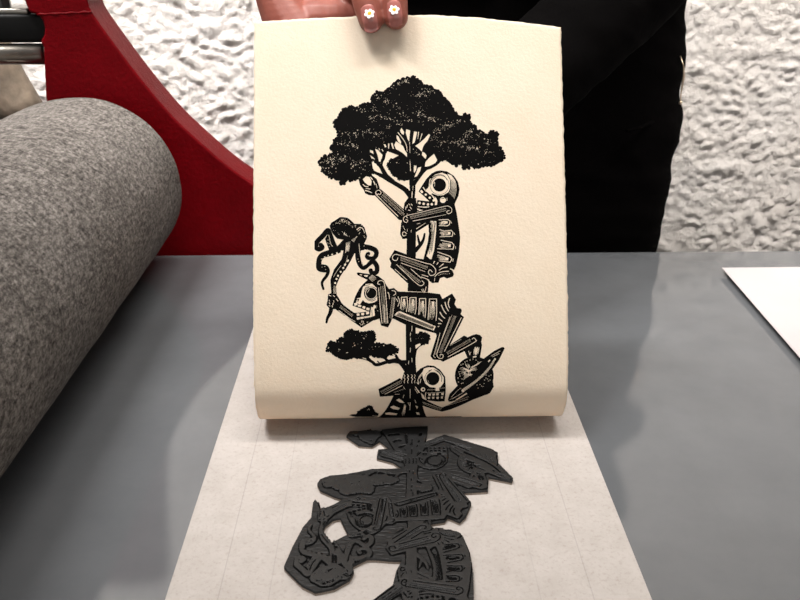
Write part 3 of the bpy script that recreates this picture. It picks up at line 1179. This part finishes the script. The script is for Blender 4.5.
# --- legs, flying figure
K('X', '464,350 466,338 474,334.5 480,336 482,345 480,357.5 468,359')
K('O', '480,0 640,20 500,300 640,205 665,215 680,230 760,190 800,200 822,225 815,260 700,330 640,365 430,467 400,450 330,446 304,410 372,190 380,130')
hatch('O', '545,10 398,372', 46, 1.05, .5)
w('O', '612,28 445,362', 0.8)
w('O', '500,20 382,345 370,400 388,430 422,432 432,402 405,393 402,412', 0.8)
w('O', '400,180 345,380 335,410 352,425', 0.6)
hatch('O', '385,240 352,390', 14, 1.0, .4, 0)
hatch('O', '470,380 700,248', 24, 1.05, .45)
w('O', '480,418 740,275 757,250 738,228 722,240', 0.8)
w('O', '500,305 610,245', 0.4)
lines_in('P', '440,20 432,108 482,108 495,15', 9, 0.5, 0, .3)
W('P', '450,40 470,30 465,100 448,90')
w('P', '385,60 400,100', .6)
w('P', '395,95 408,72', .6)
# --- ringed planet
disc('P', (443, 308), 194, 1)
K('P', '748,34 735,20 715,22 640,60 540,133 420,240 275,405 195,490 178,545 188,566 215,566 275,548 385,490 500,385 610,262 690,150')
K('P', '380,490 340,560 440,530 580,492 637,420 620,290')
for _ in range(80):
    a = rnd.uniform(0, 2 * math.pi)
    r0, r1 = rnd.uniform(8, 60), 0
    r1 = r0 + rnd.uniform(12, 45)
    if (math.cos(a) > 0.35 and math.sin(a) > 0.15):
        continue
    w('P', '%g,%g %g,%g' % (392 + r0 * math.cos(a), 252 + r0 * .8 * math.sin(a), 392 + r1 * math.cos(a), 252 + r1 * .8 * math.sin(a)), 0.5, .25)
W('P', '362,240 400,250 440,228 412,262 375,272')
for i in range(9):
    w('P', '%g,%g %g,%g' % (350 + i * 9, 285 + i * 1, 335 + i * 8, 350 - i * 6), 0.6, .25)
for i in range(7):
    w('P', '%g,%g %g,%g' % (425 + i * 10, 215 - i * 6, 470 + i * 8, 205 - i * 7), 0.5, .25)
dots('P', '330,190 350,170 310,230 290,270 300,310 280,330 320,340 285,370 330,380 370,160 400,150 430,140 460,150 480,170 310,200 295,290 315,385', 0.9)
dots('P', '500,395 515,410 480,430 540,385 470,400 560,300 590,310 575,340 610,300 550,440 530,415 560,330 440,470 600,350 585,360 545,350', 0.8)
w('P', '330,455 400,405 480,345 560,268 610,205 650,140', 3.6, 2.0)
for i in range(4):
    k('P', '%g,%g %g,%g %g,%g' % (325 + i * 8, 448 + i * 9 - 10, 500 + i * 8, 325 + i * 5 - 8, 640 + i * 6, 140 + i * 6), 0.34, .3)
w('P', '215,520 280,450 310,432', 0.6, .4)
w('P', '200,545 290,500 340,465', .45)
w('P', '225,540 300,490', .4)
w('P', '610,110 700,60', 0.5)
w('P', '625,118 690,85', 0.6)
W('P', '578,165 595,145 605,152 585,172')
W('P', '255,545 365,478 376,492 272,548')
w('P', '435,120 460,115', 1.6)
dots('P', '512,500 545,482 580,462 600,430 490,505', 0.9)
W('P', '430,510 470,500 475,515 440,525')
w('P', '375,515 395,535', .9)
# arm carrying the planet
K('X', '420,397 442,407.5 450,404 466,394.5 482,388 494,386 490,393 472,400 450,409.5 442,411.6 421,405')
hatch('Q', '535,425 705,492', 16, 1.05, .4)
w('Q', '525,420 720,485', .4)
hatch('P', '190,590 385,520', 16, 1.05, .45, 0)
w('P', '170,605 380,540', .4)
# --- bush on the left
foliage(pts_of('N', '60,335 80,290 110,262 165,282 170,250 195,230 250,230 237,180 300,145 360,155 400,172 480,165 530,155 550,185 555,240 540,282 640,290 700,295 750,312 785,350 770,380 '
               '700,400 650,428 560,422 500,400 480,422 430,428 380,432 330,424 300,442 190,434 150,400 120,394 110,370 65,360'), 0.75)
k('N', '900,470 800,470 700,462 570,498 520,468 460,438 400,428', 4.2, 2.2)
k('X', '389,361.8 397,360.5 402,364 407,371', 4.4, 5.0)
k('N', '520,470 478,425', 2.4)
k('N', '605,490 575,462', 1.2)
k('N', '690,470 645,428', 2.6)
k('N', '790,460 758,405', 2.8)
w('N', '730,395 745,405', 1.2)
w('N', '430,430 460,440', 1.0)
SOLID['m'] = ink.copy()
specks('N', '330,195 440,210 430,240', 10, 1.5)
specks('N', '90,335 190,345', 10, 1.2)
specks('N', '210,270 330,290 440,310', 14, 1.4)
specks('N', '520,330 600,310', 14, 1.6)
specks('N', '250,375 265,375', 3, .6)
# --- bush on the right of the trunk
K('X', '405.8,324.4 415.6,327 415.6,372 406,372')
foliage(pts_of('O', '150,205 200,172 260,178 292,200 298,240 280,280 230,300 195,318 168,355 158,420 148,420 150,300'), 0.6, only_edge=lambda c: c[1] < 345 and c[0] > 415)
W('O', '152,302 200,283 208,298 158,338')
SOLID['m'] = ink.copy()
specks('O', '180,230 190,200 215,240', 8, .9)
for s in ('120,110 118,160', '105,180 102,210', '105,230 108,262', '105,330 102,370', '88,460 84,490', '118,430 120,470'):
    w('O', s, 0.6)
# --- bottom figure
K('X', '405.5,365 416,365 417,417 404,417')
K('Q', '340,120 460,125 462,245 500,300 530,400 440,420 330,345 320,190')
K('Q', '85,290 190,238 300,180 345,230 345,350 230,358 98,367')
hatch('Q', '112,322 310,212', 26, 1.1, .5)
w('Q', '150,340 320,255', 0.8)
hatch('Q', '240,325 350,290', 14, 1.1, .4, 0)
w('Q', '250,342 320,342', .5)
K('Q', '235,355 350,330 500,400 522,440 566,566 520,575 85,570')
W('Q', '262,400 290,385 325,408 345,430 300,425')
W('Q', '200,470 235,455 300,480 285,498 230,490')
W('Q', '150,530 190,522 275,535 262,550 160,545')
W('Q', '455,455 480,465 470,490')
W('Q', '460,520 490,525 500,548 470,545')
lines_in('Q', '345,440 310,555 350,555 358,450', 5, .5, 0, .2)
w('Q', '400,290 402,380', .6)
w('Q', '402,425 398,500', .7)
w('Q', '380,425 395,455', .5)
for x in (345, 380, 420, 450):
    w('Q', '%g,145 %g,160 %g,175 %g,190 %g,215 %g,230' % (x - 6, x + 5, x - 6, x + 5, x - 4, x), 0.65)
w('Q', '335,270 345,285', .5)
w('Q', '340,350 330,380', .5)
w('Q', '450,400 460,430', .6)
K('Q', '455,130 505,84 575,53 640,58 700,96 752,168 758,300 746,412 680,416 560,402 535,350 480,305 450,250')
W('Q', '540,85 580,72 640,76 700,118 738,175 738,225 705,272 692,275 694,308 656,310 655,276 600,272 552,235 530,180 520,130')
for i in range(5):
    w('Q', '%g,%g %g,%g %g,%g' % (478 + i * 12, 190 - i * 14 + 12, 500 + i * 8, 140 - i * 10 + 12, 560 + i * 3, 100 - i * 4 + 8), 0.55, .4)
k('Q', '560,225 548,180 565,135 600,112', 0.4)
k('Q', '640,95 690,120 715,165 715,215', 0.5)
k('Q', '655,102 700,140 722,185', 0.5)
k('Q', '590,108 615,98', 0.8)
disc('Q', (628, 186), 66, 1)
w('Q', '580,205 590,225', .5)
w('Q', '478,200 485,240 470,225', .8)
w('Q', '510,190 500,230', .7)
disc('Q', (530, 294), 22, 0)
disc('Q', (532, 294), 10, 1)
hatch('Q', '575,300 650,298', 18, 1.0, .5, 0)
hatch('Q', '700,285 740,280', 14, 1.0, .45, 0)
w('Q', '560,325 552,360 562,395', .9)
w('Q', '575,330 740,322', .5)
for s in ('582,338 610,334 608,356 586,358', '622,336 650,334 648,354 626,356', '662,332 688,330 686,352 664,354', '712,330 738,328 736,350 714,352',
          '578,370 602,368 600,388 580,388', '620,368 645,366 642,386 622,388', '662,368 690,366 686,390 666,390', '708,366 730,362 728,385 712,386'):
    W('Q', s)
w('Q', '455,270 490,325', .9)
w('Q', '450,290 478,335', .5)
w('Q', '480,300 495,325', .5)
# --- ground line and small bush
foliage(pts_of('R', '190,152 220,142 262,140 280,110 330,85 390,52 428,66 440,110 488,135 475,165 430,168 260,168'), 0.55, only_edge=lambda c: c[1] < 412)
w('R', '385,85 395,98', .7)
w('R', '380,95 372,100', .5)
w('R', '425,155 475,158', .9)
vt = R * 0.74


def mm(u0, u1, v0, v1):
    j0, j1, i0, i1 = (int((u0 - GU0) / CELL), int((u1 - GU0) / CELL), int((v0 - GV0) / CELL), int((v1 - GV0) / CELL))
    for i in range(i0, i1):
        e = int(6 * noise.noise(Vector((i * .15, 3, 1))) / 1)
        f = abs((i - i0) / max(1, i1 - i0) - .5) * 30
        ink[max(i, 0), int(j0 + e + f):int(j1 + e - f)] = 1


mm(-0.024, 0.052, vt - 0.0085, vt + 0.0006)

# ink layer: one strip of quads per row of the picture
Vk, Fk = [], []
base = 0
VL, nv = [], 0
for i in range(GH):
    row = ink[i]
    d = np.diff(np.concatenate([[0], row, [0]]).astype(np.int8))
    st, en = np.where(d == 1)[0], np.where(d == -1)[0]
    if len(st) == 0:
        continue
    v0, v1 = GV0 + i * CELL, GV0 + (i + 1) * CELL
    ua, ub = GU0 + st * CELL, GU0 + en * CELL
    n = len(st)
    q = np.concatenate([sheet_arr(ua, np.full(n, v0), 0.00006), sheet_arr(ub, np.full(n, v0), 0.00006),
                        sheet_arr(ub, np.full(n, v1), 0.00006), sheet_arr(ua, np.full(n, v1), 0.00006)])
    VL.append(q)
    for z in range(n):
        Fk.append((nv + z, nv + n + z, nv + 2 * n + z, nv + 3 * n + z))
    nv += 4 * n
Vk = np.concatenate(VL)
keep(mesh_obj('printed_image', Vk, Fk, M_INK), root_print)

# ------------------------------------------------------------------ the carved black block
BC = 0.00020
BU0, BU1, BV0, BV1 = -0.062, 0.092, 0.014, 0.258
BW, BH = int((BU1 - BU0) / BC), int((BV1 - BV0) / BC)
outline_px = ('428,426 403.5,427 376.5,430 370.5,428.5 349.5,430 346,434.5 358.5,443 372,444 379.5,439 390,447 378,448 376.5,455.5 393,460 403.5,467 372,467.5 '
              '345,473 330,474 320,477.5 317,482 320,488 333.5,494 343.5,497 334.5,502.5 321,508 319.5,502.5 315,497.7 312.7,501 311,516 303,525 292.5,544.5 283.5,565.3 '
              '298.5,580.5 302,583.5 315,590 334.5,586 349.5,577.5 354,570 352,564 367.5,556.5 375,556.5 390,558 402,558 396,569.5 392.5,583.5 373,598.5 352,620 '
              '420,640 462,640 474,600 473.5,570 470,550.5 463,534 451,528 436,527.3 430.7,525 431.5,521 445,519 448,515 460,520 466,514.5 471.7,501 462.5,490 488,488.5 489,475 '
              '512,479.5 513.5,476.5 498.5,461.5 498,451 491,447 444.5,433 426,440')
holes_px = ('340,516 348,532.5 331.5,541 322.5,529.5 325.5,523.5 333,517.5', '395,531.5 404,526.2 403,529')
SHK = -0.050


def bed_to_block(px, py):
    g = on_bed(px, py, HB)
    v = YC - g[1]
    return ((g[0] - BU0) / BC, (v - BV0) / BC)


mask = np.zeros((BH, BW), dtype=np.uint8)
fill_c(np.array([bed_to_block(x, y) for x, y in pts_of('X', outline_px)]), 1, mask)
# art sampled onto the block (the block lay a touch askew to the sheet)
VV = BV0 + (np.arange(BH) + 0.5) * BC
UU = BU0 + (np.arange(BW) + 0.5) * BC
Ug, Vg = np.meshgrid(UU, VV)
src_u = Ug - SHK * (Vg - 0.06)
fi = (Vg - GV0) / CELL - 0.5
fj = (src_u - GU0) / CELL - 0.5
inkf = ink.astype(np.float32)


def samp(fi, fj):
    i0, j0 = np.floor(fi).astype(int), np.floor(fj).astype(int)
    a, b = fi - i0, fj - j0
    ok = (i0 >= 0) & (j0 >= 0) & (i0 < GH - 1) & (j0 < GW - 1)
    i0, j0 = np.clip(i0, 0, GH - 2), np.clip(j0, 0, GW - 2)
    r = inkf[i0, j0] * (1 - a) * (1 - b) + inkf[i0 + 1, j0] * a * (1 - b) + inkf[i0, j0 + 1] * (1 - a) * b + inkf[i0 + 1, j0 + 1] * a * b
    return np.where(ok, r, 0)


art = (samp(fi, fj) + samp(fi + .8, fj) + samp(fi - .8, fj) + samp(fi, fj + .8) + samp(fi, fj - .8)) / 5


def dilate(a, n):
    for _ in range(n):
        b = a.copy()
        b[1:] |= a[:-1]
        b[:-1] |= a[1:]
        b[:, 1:] |= a[:, :-1]
        b[:, :-1] |= a[:, 1:]
        a = b
    return a


wide = dilate((art > 0.5).astype(np.uint8), 12)
mask |= np.where(Vg > 0.174, wide, 0).astype(np.uint8)
for h in holes_px:
    fill_c(np.array([bed_to_block(x, y) for x, y in pts_of('X', h)]), 0, mask)
# smooth the carved relief a little
height = np.clip((art - 0.45) / 0.4, 0, 1)
for _ in range(1):
    p = np.pad(height, 1, mode='edge')
    height = (p[1:-1, 1:-1] * 4 + p[:-2, 1:-1] + p[2:, 1:-1] + p[1:-1, :-2] + p[1:-1, 2:]) / 8
nz = np.zeros_like(height)
for i in range(0, BH):
    for j in range(0, BW, 1):
        if mask[i, j] and height[i, j] < 0.95:
            nz[i, j] = noise.noise(Vector((j * 0.05 + i * .02, i * 0.22, 0.5)))
ztop = HB - 0.0010 * (1 - height) + 0.00022 * nz * (1 - height)
idx = -np.ones((BH, BW), dtype=np.int64)
sel = np.argwhere(mask > 0)
idx[sel[:, 0], sel[:, 1]] = np.arange(len(sel))
Vb = np.stack([UU[sel[:, 1]], YC - VV[sel[:, 0]], BED + ztop[sel[:, 0], sel[:, 1]] - 0.00002], -1)
q = (mask[:-1, :-1] & mask[1:, :-1] & mask[:-1, 1:] & mask[1:, 1:]) > 0
qi = np.argwhere(q)
a, b = idx[qi[:, 0], qi[:, 1]], idx[qi[:, 0], qi[:, 1] + 1]
c, d = idx[qi[:, 0] + 1, qi[:, 1] + 1], idx[qi[:, 0] + 1, qi[:, 1]]
Fb = np.stack([a, d, c, b], -1)
# border walls: inked rim above, brown backing below
ed = {}
for f in Fb.tolist():
    for k_ in range(4):
        e = (f[k_], f[(k_ + 1) % 4])
        ed[e] = 1
border = [e for e in ed if (e[1], e[0]) not in ed]
bv = sorted({v for e in border for v in e})
mid = {v: len(Vb) + n for n, v in enumerate(bv)}
bot = {v: len(Vb) + len(bv) + n for n, v in enumerate(bv)}
Vm = Vb[bv].copy()
Vm[:, 2] = BED + 0.0016
Vo = Vb[bv].copy()
Vo[:, 2] = BED + 0.0003
Vall = np.concatenate([Vb, Vm, Vo])
Fall = Fb.tolist()
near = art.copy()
for _ in range(2):                       # how much standing surface lies around: narrow grooves get bare rubber with shade painted in, wide clearings get smeared
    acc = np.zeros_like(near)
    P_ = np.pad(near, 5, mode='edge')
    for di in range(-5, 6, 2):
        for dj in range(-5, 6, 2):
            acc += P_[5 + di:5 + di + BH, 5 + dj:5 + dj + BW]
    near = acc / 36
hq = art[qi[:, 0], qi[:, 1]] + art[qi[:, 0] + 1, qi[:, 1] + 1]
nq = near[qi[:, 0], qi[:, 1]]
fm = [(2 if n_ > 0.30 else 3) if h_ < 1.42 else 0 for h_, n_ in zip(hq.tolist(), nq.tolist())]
for e in border:
    Fall.append((e[1], e[0], mid[e[0]], mid[e[1]]))
    fm.append(0)
    Fall.append((mid[e[1]], mid[e[0]], bot[e[0]], bot[e[1]]))
    fm.append(1)
block = mesh_obj('carved_block', Vall, Fall, mats=[M_LINO, M_BACKING, M_GROOVE_SHADE, M_SMEAR], fmat=fm, smooth=True)
tag(block, 'black inked relief block cut to shape, lying on the newsprint before the print', 'printing block')

# ------------------------------------------------------------------ person behind the bed
PX, PY = 0.128, 0.93
# hand frame: X to the right, T up the sheet, N towards the printed side
TO = Vector(sheet(0.0, (VT - 0.0021)))
AX, AT, AN = Vector((1, 0, 0)), Vector((0, SL, CL)), Vector((0, -CL, SL))


def hp(x, t, n):
    return TO + AX * (x / 1000) + AT * (t / 1000) + AN * (n / 1000)


def px_hand(px, py, n):
    """point of the plane n mm in front of the sheet, in hand coordinates"""
    d = Vector(ray(px, py))
    e = Vector((0, 0, BED + EYE))
    P = hp(0, 0, n)
    p = e + d * ((P - e).dot(AN) / d.dot(AN)) - TO
    return p.dot(AX) * 1000, p.dot(AT) * 1000, n


hand = bmesh.new()
fingers = []
for (tip, base_px, nn, side) in (((370.8, 19.8), (362.0, -16), 7.6, 0), ((396.0, 16.3), (391.5, -18), 7.6, 1)):
    tx, tt, _ = px_hand(*tip, 10)
    bx, bt, _ = px_hand(*base_px, 14)
    fingers.append((tx, tt, bx, bt))
    pip_x = bx + (-3 if side == 0 else 0)
    chain = [(tx, tt, 9.0), ((tx + bx) / 2, (tt + bt) / 2, 9.9), (bx, bt, 10.4), (pip_x - 1, bt + 14, 0), (pip_x - 2, bt + 17, -12), (pip_x - 3 + 2 * side, bt + 2, -34)]
    limb(hand, [hp(*q) for q in chain], [0.0082, 0.0094, 0.0094, 0.0094, 0.0094, 0.0105])
# ring and little finger: bent down behind the sheet
for x0, rr2 in ((10, 0.0080), (25, 0.0070)):
    chain = [(x0 + 1, -34, -11.5), (x0 + 1, -18, -13.5), (x0, 0, -23), (x0 - 5, 2, -42)]
    limb(hand, [hp(*q) for q in chain], [rr2 * .95, rr2 * 1.05, rr2 * 1.15, rr2 * 1.4])
# palm, thumb base and thumb behind the sheet
for c, r in (((-10, -12, -42), (34, 28, 12)), ((-34, 6, -38), (36, 30, 14)), ((-2, -40, -46), (30, 30, 15))):
    bm_r = Matrix((AX, AT, AN)).transposed()
    ellipsoid(hand, hp(*c), tuple(q / 1000 for q in r), bm_r)
limb(hand, [hp(-30, -26, -40), hp(-59, -4, -31), hp(-76, 26, -24), hp(-73, 52, -16)], [0.023, 0.0215, 0.0135, 0.0092])
limb(hand, [hp(-20, 14, -34), hp(-46, 10, -30)], [0.015, 0.018])
limb(hand, [hp(-2, -50, -46), hp(10, -74, -50), hp(60, -84, -95)], [0.024, 0.022, 0.021])
left_hand = fuse('hand_surface', hand, M_SKIN, 0.0012, smooth=5)
from mathutils.bvhtree import BVHTree
HT = BVHTree.FromPolygons([v.co.copy() for v in left_hand.data.vertices], [tuple(p_.vertices) for p_ in left_hand.data.polygons])


def skin_h(x, t):
    hit = HT.ray_cast(hp(x, t, 60), -AN)
    return (hit[0] - hp(x, t, 0)).dot(AN) * 1000 if hit[0] else 12.0

WRIST, FORE = hp(10, -74, -50), hp(60, -84, -95)

bodybm = bmesh.new()
hx = PX
# head and neck, looking down at the print
headc = Vector((hx, PY - 0.06, BED + 0.70))
ellipsoid(bodybm, headc, (0.072, 0.090, 0.112), Matrix.Rotation(0.30, 3, 'X'))
ellipsoid(bodybm, headc + Vector((0, -0.045, -0.055)), (0.050, 0.048, 0.055))
limb(bodybm, [headc + Vector((0, 0.01, -0.07)), (hx, PY, BED + 0.50)], [0.050, 0.060])
limb(bodybm, [headc + Vector((0, -0.088, -0.005)), headc + Vector((0, -0.106, -0.030))], [0.010, 0.014])      # nose
limb(bodybm, [headc + Vector((-0.018, -0.088, -0.066)), headc + Vector((0.018, -0.088, -0.066))], [0.008, 0.008])
for s in (-1, 1):
    ellipsoid(bodybm, headc + Vector((s * 0.073, 0.0, -0.01)), (0.010, 0.018, 0.030))
# right arm hanging with its hand
rs = Vector((hx - 0.165, PY, BED + 0.47))
rel = Vector((hx - 0.170, PY + 0.06, BED + 0.19))
rwr = Vector((hx - 0.165, PY + 0.02, BED - 0.05))
limb(bodybm, [rel, rwr], [0.036, 0.025])
palm_end = rwr + Vector((0.004, -0.012, -0.085))
for dx, ln in ((-0.012, .07), (-0.004, .078), (0.004, .074), (0.011, .06)):
    b0 = palm_end + Vector((dx * .4, dx * 1.6, 0.01))
    limb(bodybm, [b0, b0 + Vector((0.004, 0, -ln * .5)), b0 + Vector((0.014, 0, -ln))], [0.0085, 0.008, 0.0065])
limb(bodybm, [rwr, rwr.lerp(palm_end, .5), palm_end], [0.024, 0.026, 0.020])
limb(bodybm, [rwr + Vector((0, -.012, -.02)), rwr + Vector((.008, -.04, -.055)), rwr + Vector((.014, -.045, -.085))], [0.012, 0.010, 0.008])
# core of trunk, legs and left arm under the clothes
limb(bodybm, [(hx, PY, BED + 0.50), (hx, PY + .01, BED + 0.20), (hx, PY + .01, BED + 0.05)], [0.075, 0.085, 0.095])
for s in (-1, 1):
    limb(bodybm, [(hx + s * .09, PY, BED + 0.0), (hx + s * .085, PY, 0.50), (hx + s * .08, PY + .02, 0.09)], [0.08, 0.055, 0.036])
    limb(bodybm, [(hx + s * .08, PY + .02, 0.06), (hx + s * .09, PY - .12, 0.035)], [0.035, 0.026])
ls = Vector((hx + 0.175, PY - .01, BED + 0.46))
lel = Vector((hx + 0.105, PY - 0.15, BED + 0.275))
limb(bodybm, [ls, lel, FORE], [0.038, 0.036, 0.021])
limb(bodybm, [rs, rel], [0.038, 0.036])
limb(bodybm, [ls, rs], [0.036, 0.036])
person = fuse('person', bodybm, M_SKIN, 0.006, smooth=3)
# weld the finely modelled left hand onto the same body mesh
bmj = bmesh.new()
bmj.from_mesh(person.data)
bmj.from_mesh(left_hand.data)
bmj.to_mesh(person.data)
bmj.free()
person.data.polygons.foreach_set('use_smooth', [True] * len(person.data.polygons))
bpy.data.objects.remove(left_hand)
tag(person, 'person in black clothes standing behind the bed, fingers holding up the print', 'person')

# nails and daisies
nail_objs = []
for i, (npx, tilt, nl, nw) in enumerate((((369.5, 17.5), None, 26.5, 16.6), ((394.8, 12.5), None, 24.5, 16.2))):
    tx, tt, bx, bt = fingers[i]
    cx, ct, _ = px_hand(*npx, 16.5)
    ax2 = Vector((tx - bx, tt - bt)).normalized()       # towards the fingertip in (x, t)
    L, Wd = nl * 0.65 / 2, nw * 0.65 / 2
    V, F = [], []
    n1, n2 = 22, 16
    surf = []
    for a_ in range(n1 + 1):
        for b_ in range(n2 + 1):
            s, t = -1 + 2 * a_ / n1, -1 + 2 * b_ / n2
            x, y = s * (1 - .55 * (1 - math.sqrt(1 - t * t / 2))), t * (1 - .55 * (1 - math.sqrt(1 - s * s / 2)))      # square to rounded nail
            x, y = x * .93, y * .97
            X, Yl = x * Wd, y * L
            wx = cx - ax2.y * X + ax2.x * Yl
            wt = ct + ax2.x * X + ax2.y * Yl
            h = max(skin_h(wx, wt), 12.0) + 0.42 - 0.5 * max(abs(s), abs(t)) ** 6
            V.append(hp(wx, wt, h))
    for a_ in range(n1):
        for b_ in range(n2):
            q_ = a_ * (n2 + 1) + b_
            F.append((q_, q_ + n2 + 1, q_ + n2 + 2, q_ + 1))
    nail = mesh_obj('fingernail', V, F, M_NAIL, person, smooth=True)
    sd = nail.modifiers.new('thick', 'SOLIDIFY')
    sd.thickness = 0.0012
    sd.offset = 1
    # daisy
    dx, dt, _ = px_hand(*((369.4, 13.6), (394.2, 9.8))[i], 17.5)
    h0 = skin_h(dx, dt) + 0.85
    V, F = [], []
    for pt in range(6):
        a = pt * math.pi / 3 + (0.35 if i == 0 else 0.15)
        c0 = (dx + 2.05 * math.cos(a), dt + 2.05 * math.sin(a))
        s0 = len(V)
        V.append(hp(c0[0], c0[1], h0 + .32))
        for q_ in range(14):
            b = q_ * 2 * math.pi / 14
            ex, ey = 1.45 * math.cos(b), 1.25 * math.sin(b)
            V.append(hp(c0[0] + ex * math.cos(a) - ey * math.sin(a), c0[1] + ex * math.sin(a) + ey * math.cos(a), h0 - 0.15))
        for q_ in range(14):
            F.append((s0, s0 + 1 + q_, s0 + 1 + (q_ + 1) % 14))
    mesh_obj('daisy_petals', V, F, M_PETAL, nail, smooth=True)
    V, F = [hp(dx, dt, h0 + .75)], []
    for q_ in range(18):
        b = q_ * 2 * math.pi / 18
        V.append(hp(dx + 1.5 * math.cos(b), dt + 1.5 * math.sin(b), h0 - .1))
    for q_ in range(18):
        F.append((0, 1 + q_, 1 + (q_ + 1) % 18))
    mesh_obj('daisy_centre', V, F, M_YOLK, nail, smooth=True)


# clothes
def folds(amp, sc, zdir=1.0):
    def f(me):
        N = len(me.vertices)
        nr = np.empty(N * 3, dtype=np.float32)
        me.vertices.foreach_get('normal', nr)
        nr = nr.reshape(-1, 3).tolist()
        co = [v.co.copy() for v in me.vertices]
        out = []
        for c_, n_ in zip(co, nr):
            p_ = Vector((c_.x * sc * .55, c_.y * sc * .55, c_.z * sc * 1.5 + c_.x * sc * .45))
            d_ = (1 - abs(noise.noise(p_))) ** 3 + 0.5 * noise.noise(p_ * 2.3)
            out.extend(c_ + Vector(n_) * (d_ - .45) * amp)
        me.vertices.foreach_set('co', out)
        me.update()
    return f


tr = bmesh.new()
# hips and legs; right-hand outline follows the garment
edge = [(679.5, 30), (680.5, 45), (679, 65), (675, 88), (674.5, 100), (679, 110), (677.5, 122), (674, 134), (668.5, 150), (664.5, 180), (657, 215), (651, 252)]
prof_h = [(0.27, 0.196)]
for px_, py_ in edge:
    p_ = at_y(px_, py_, PY)
    prof_h.append((p_[2], p_[0] - hx + 0.0015))
prof_h += [(-0.11, prof_h[-1][1] - .004), (-0.16, .185)]
rings = []
for z, rx in prof_h:
    rings.append([tr.verts.new((hx + math.cos(a_) * rx, PY + math.sin(a_) * .130, BED + z))
                  for a_ in (2 * math.pi * q_ / 56 for q_ in range(56))])
for r0_, r1_ in zip(rings, rings[1:]):
    for q_ in range(56):
        tr.faces.new((r0_[q_], r0_[(q_ + 1) % 56], r1_[(q_ + 1) % 56], r1_[q_]))
tr.faces.new(rings[0][::-1])
tr.faces.new(rings[-1])
for s in (-1, 1):
    limb(tr, [(hx + s * .096, PY, BED - .06), (hx + s * .094, PY, .68), (hx + s * .092, PY, .50), (hx + s * .085, PY + .02, .08)], [.094, .092, .078, .070])
trousers = fuse('trousers', tr, M_DENIM, 0.005, person, 3, folds(0.0025, 16))
sh = bmesh.new()
for z, rx, ry in ((0.275, .236, .142), (0.30, .198, .128), (0.335, .190, .125), (0.37, .187, .122), (0.405, .185, .118), (0.44, .181, .112), (0.49, .145, .085)):
    ellipsoid(sh, (hx, PY, BED + z), (rx, ry, 0.052), seg=28)
limb(sh, [ls, lel, WRIST.lerp(FORE, 0.75)], [.062, .050, .034])
limb(sh, [ls, rs], [.062, .062])
limb(sh, [(hx, PY, BED + z_) for z_ in (.30, .36, .42, .47)], [.120, .118, .112, .09])
limb(sh, [rs, rel, rel.lerp(rwr, .93)], [.060, .048, .034])
shirt = fuse('shirt', sh, M_CLOTH, 0.006, person, 5, folds(0.004, 18))
# belt line and pocket seam
bm = bmesh.new()
pp = []
for px_, py_ in ((627, 131), (640, 128), (652, 122), (662, 114), (671, 106)):
    p_ = at_y(px_, py_, 0.812 + 0.10 * ((px_ - 627) / 46) ** 2)
    pp.append((p_[0], p_[1], BED + p_[2]))
tube(bm, pp, 0.002, 8)
bm_obj('pocket_seam', bm, M_DENIM, trousers, smooth=True)
# metal pull hanging at the hip
pull_y = 0.86
pp = [at_y(px_, py_, pull_y) for px_, py_ in ((680.5, 56), (682.2, 65), (681.4, 74), (679.0, 80), (676, 90), (674.2, 99))]
pp = [(p_[0], p_[1] - .004 * i, BED + p_[2]) for i, p_ in enumerate(pp)]
bm = bmesh.new()
tube(bm, pp, [0.0006, 0.0006, 0.0013, 0.0012, 0.0006, 0.0006], 10)
ellipsoid(bm, pp[-1], (0.0018, 0.0018, 0.0018), seg=12)
bm_obj('zip_pull', bm, M_BRASS, trousers, smooth=True)
# shoes
for s in (-1, 1):
    bm = bmesh.new()
    limb(bm, [(hx + s * .083, PY + .04, 0.05), (hx + s * .088, PY - .04, 0.047), (hx + s * .095, PY - .14, 0.036)], [.046, .047, .036])
    for v in bm.verts:
        v.co.z = max(v.co.z, 0.001)
    fuse('shoe', bm, M_SHOE, 0.006, person, 2)
# hair
bm = bmesh.new()
ellipsoid(bm, headc + Vector((0, 0.022, 0.028)), (0.083, 0.092, 0.106), Matrix.Rotation(0.30, 3, 'X'))
ellipsoid(bm, headc + Vector((0, 0.085, -0.02)), (0.06, 0.04, 0.09))
for v in bm.verts:
    if v.co.y < headc.y - 0.035 and v.co.z < headc.z + 0.055:
        v.co.y = headc.y - 0.035
fuse('hair', bm, M_HAIR, 0.006, person, 2)
for s in (-1, 1):
    bm = bmesh.new()
    ellipsoid(bm, headc + Vector((s * 0.030, -0.0815, 0.012)), (0.012, 0.008, 0.007))
    bm_obj('eye', bm, M_EYE, person, smooth=True)
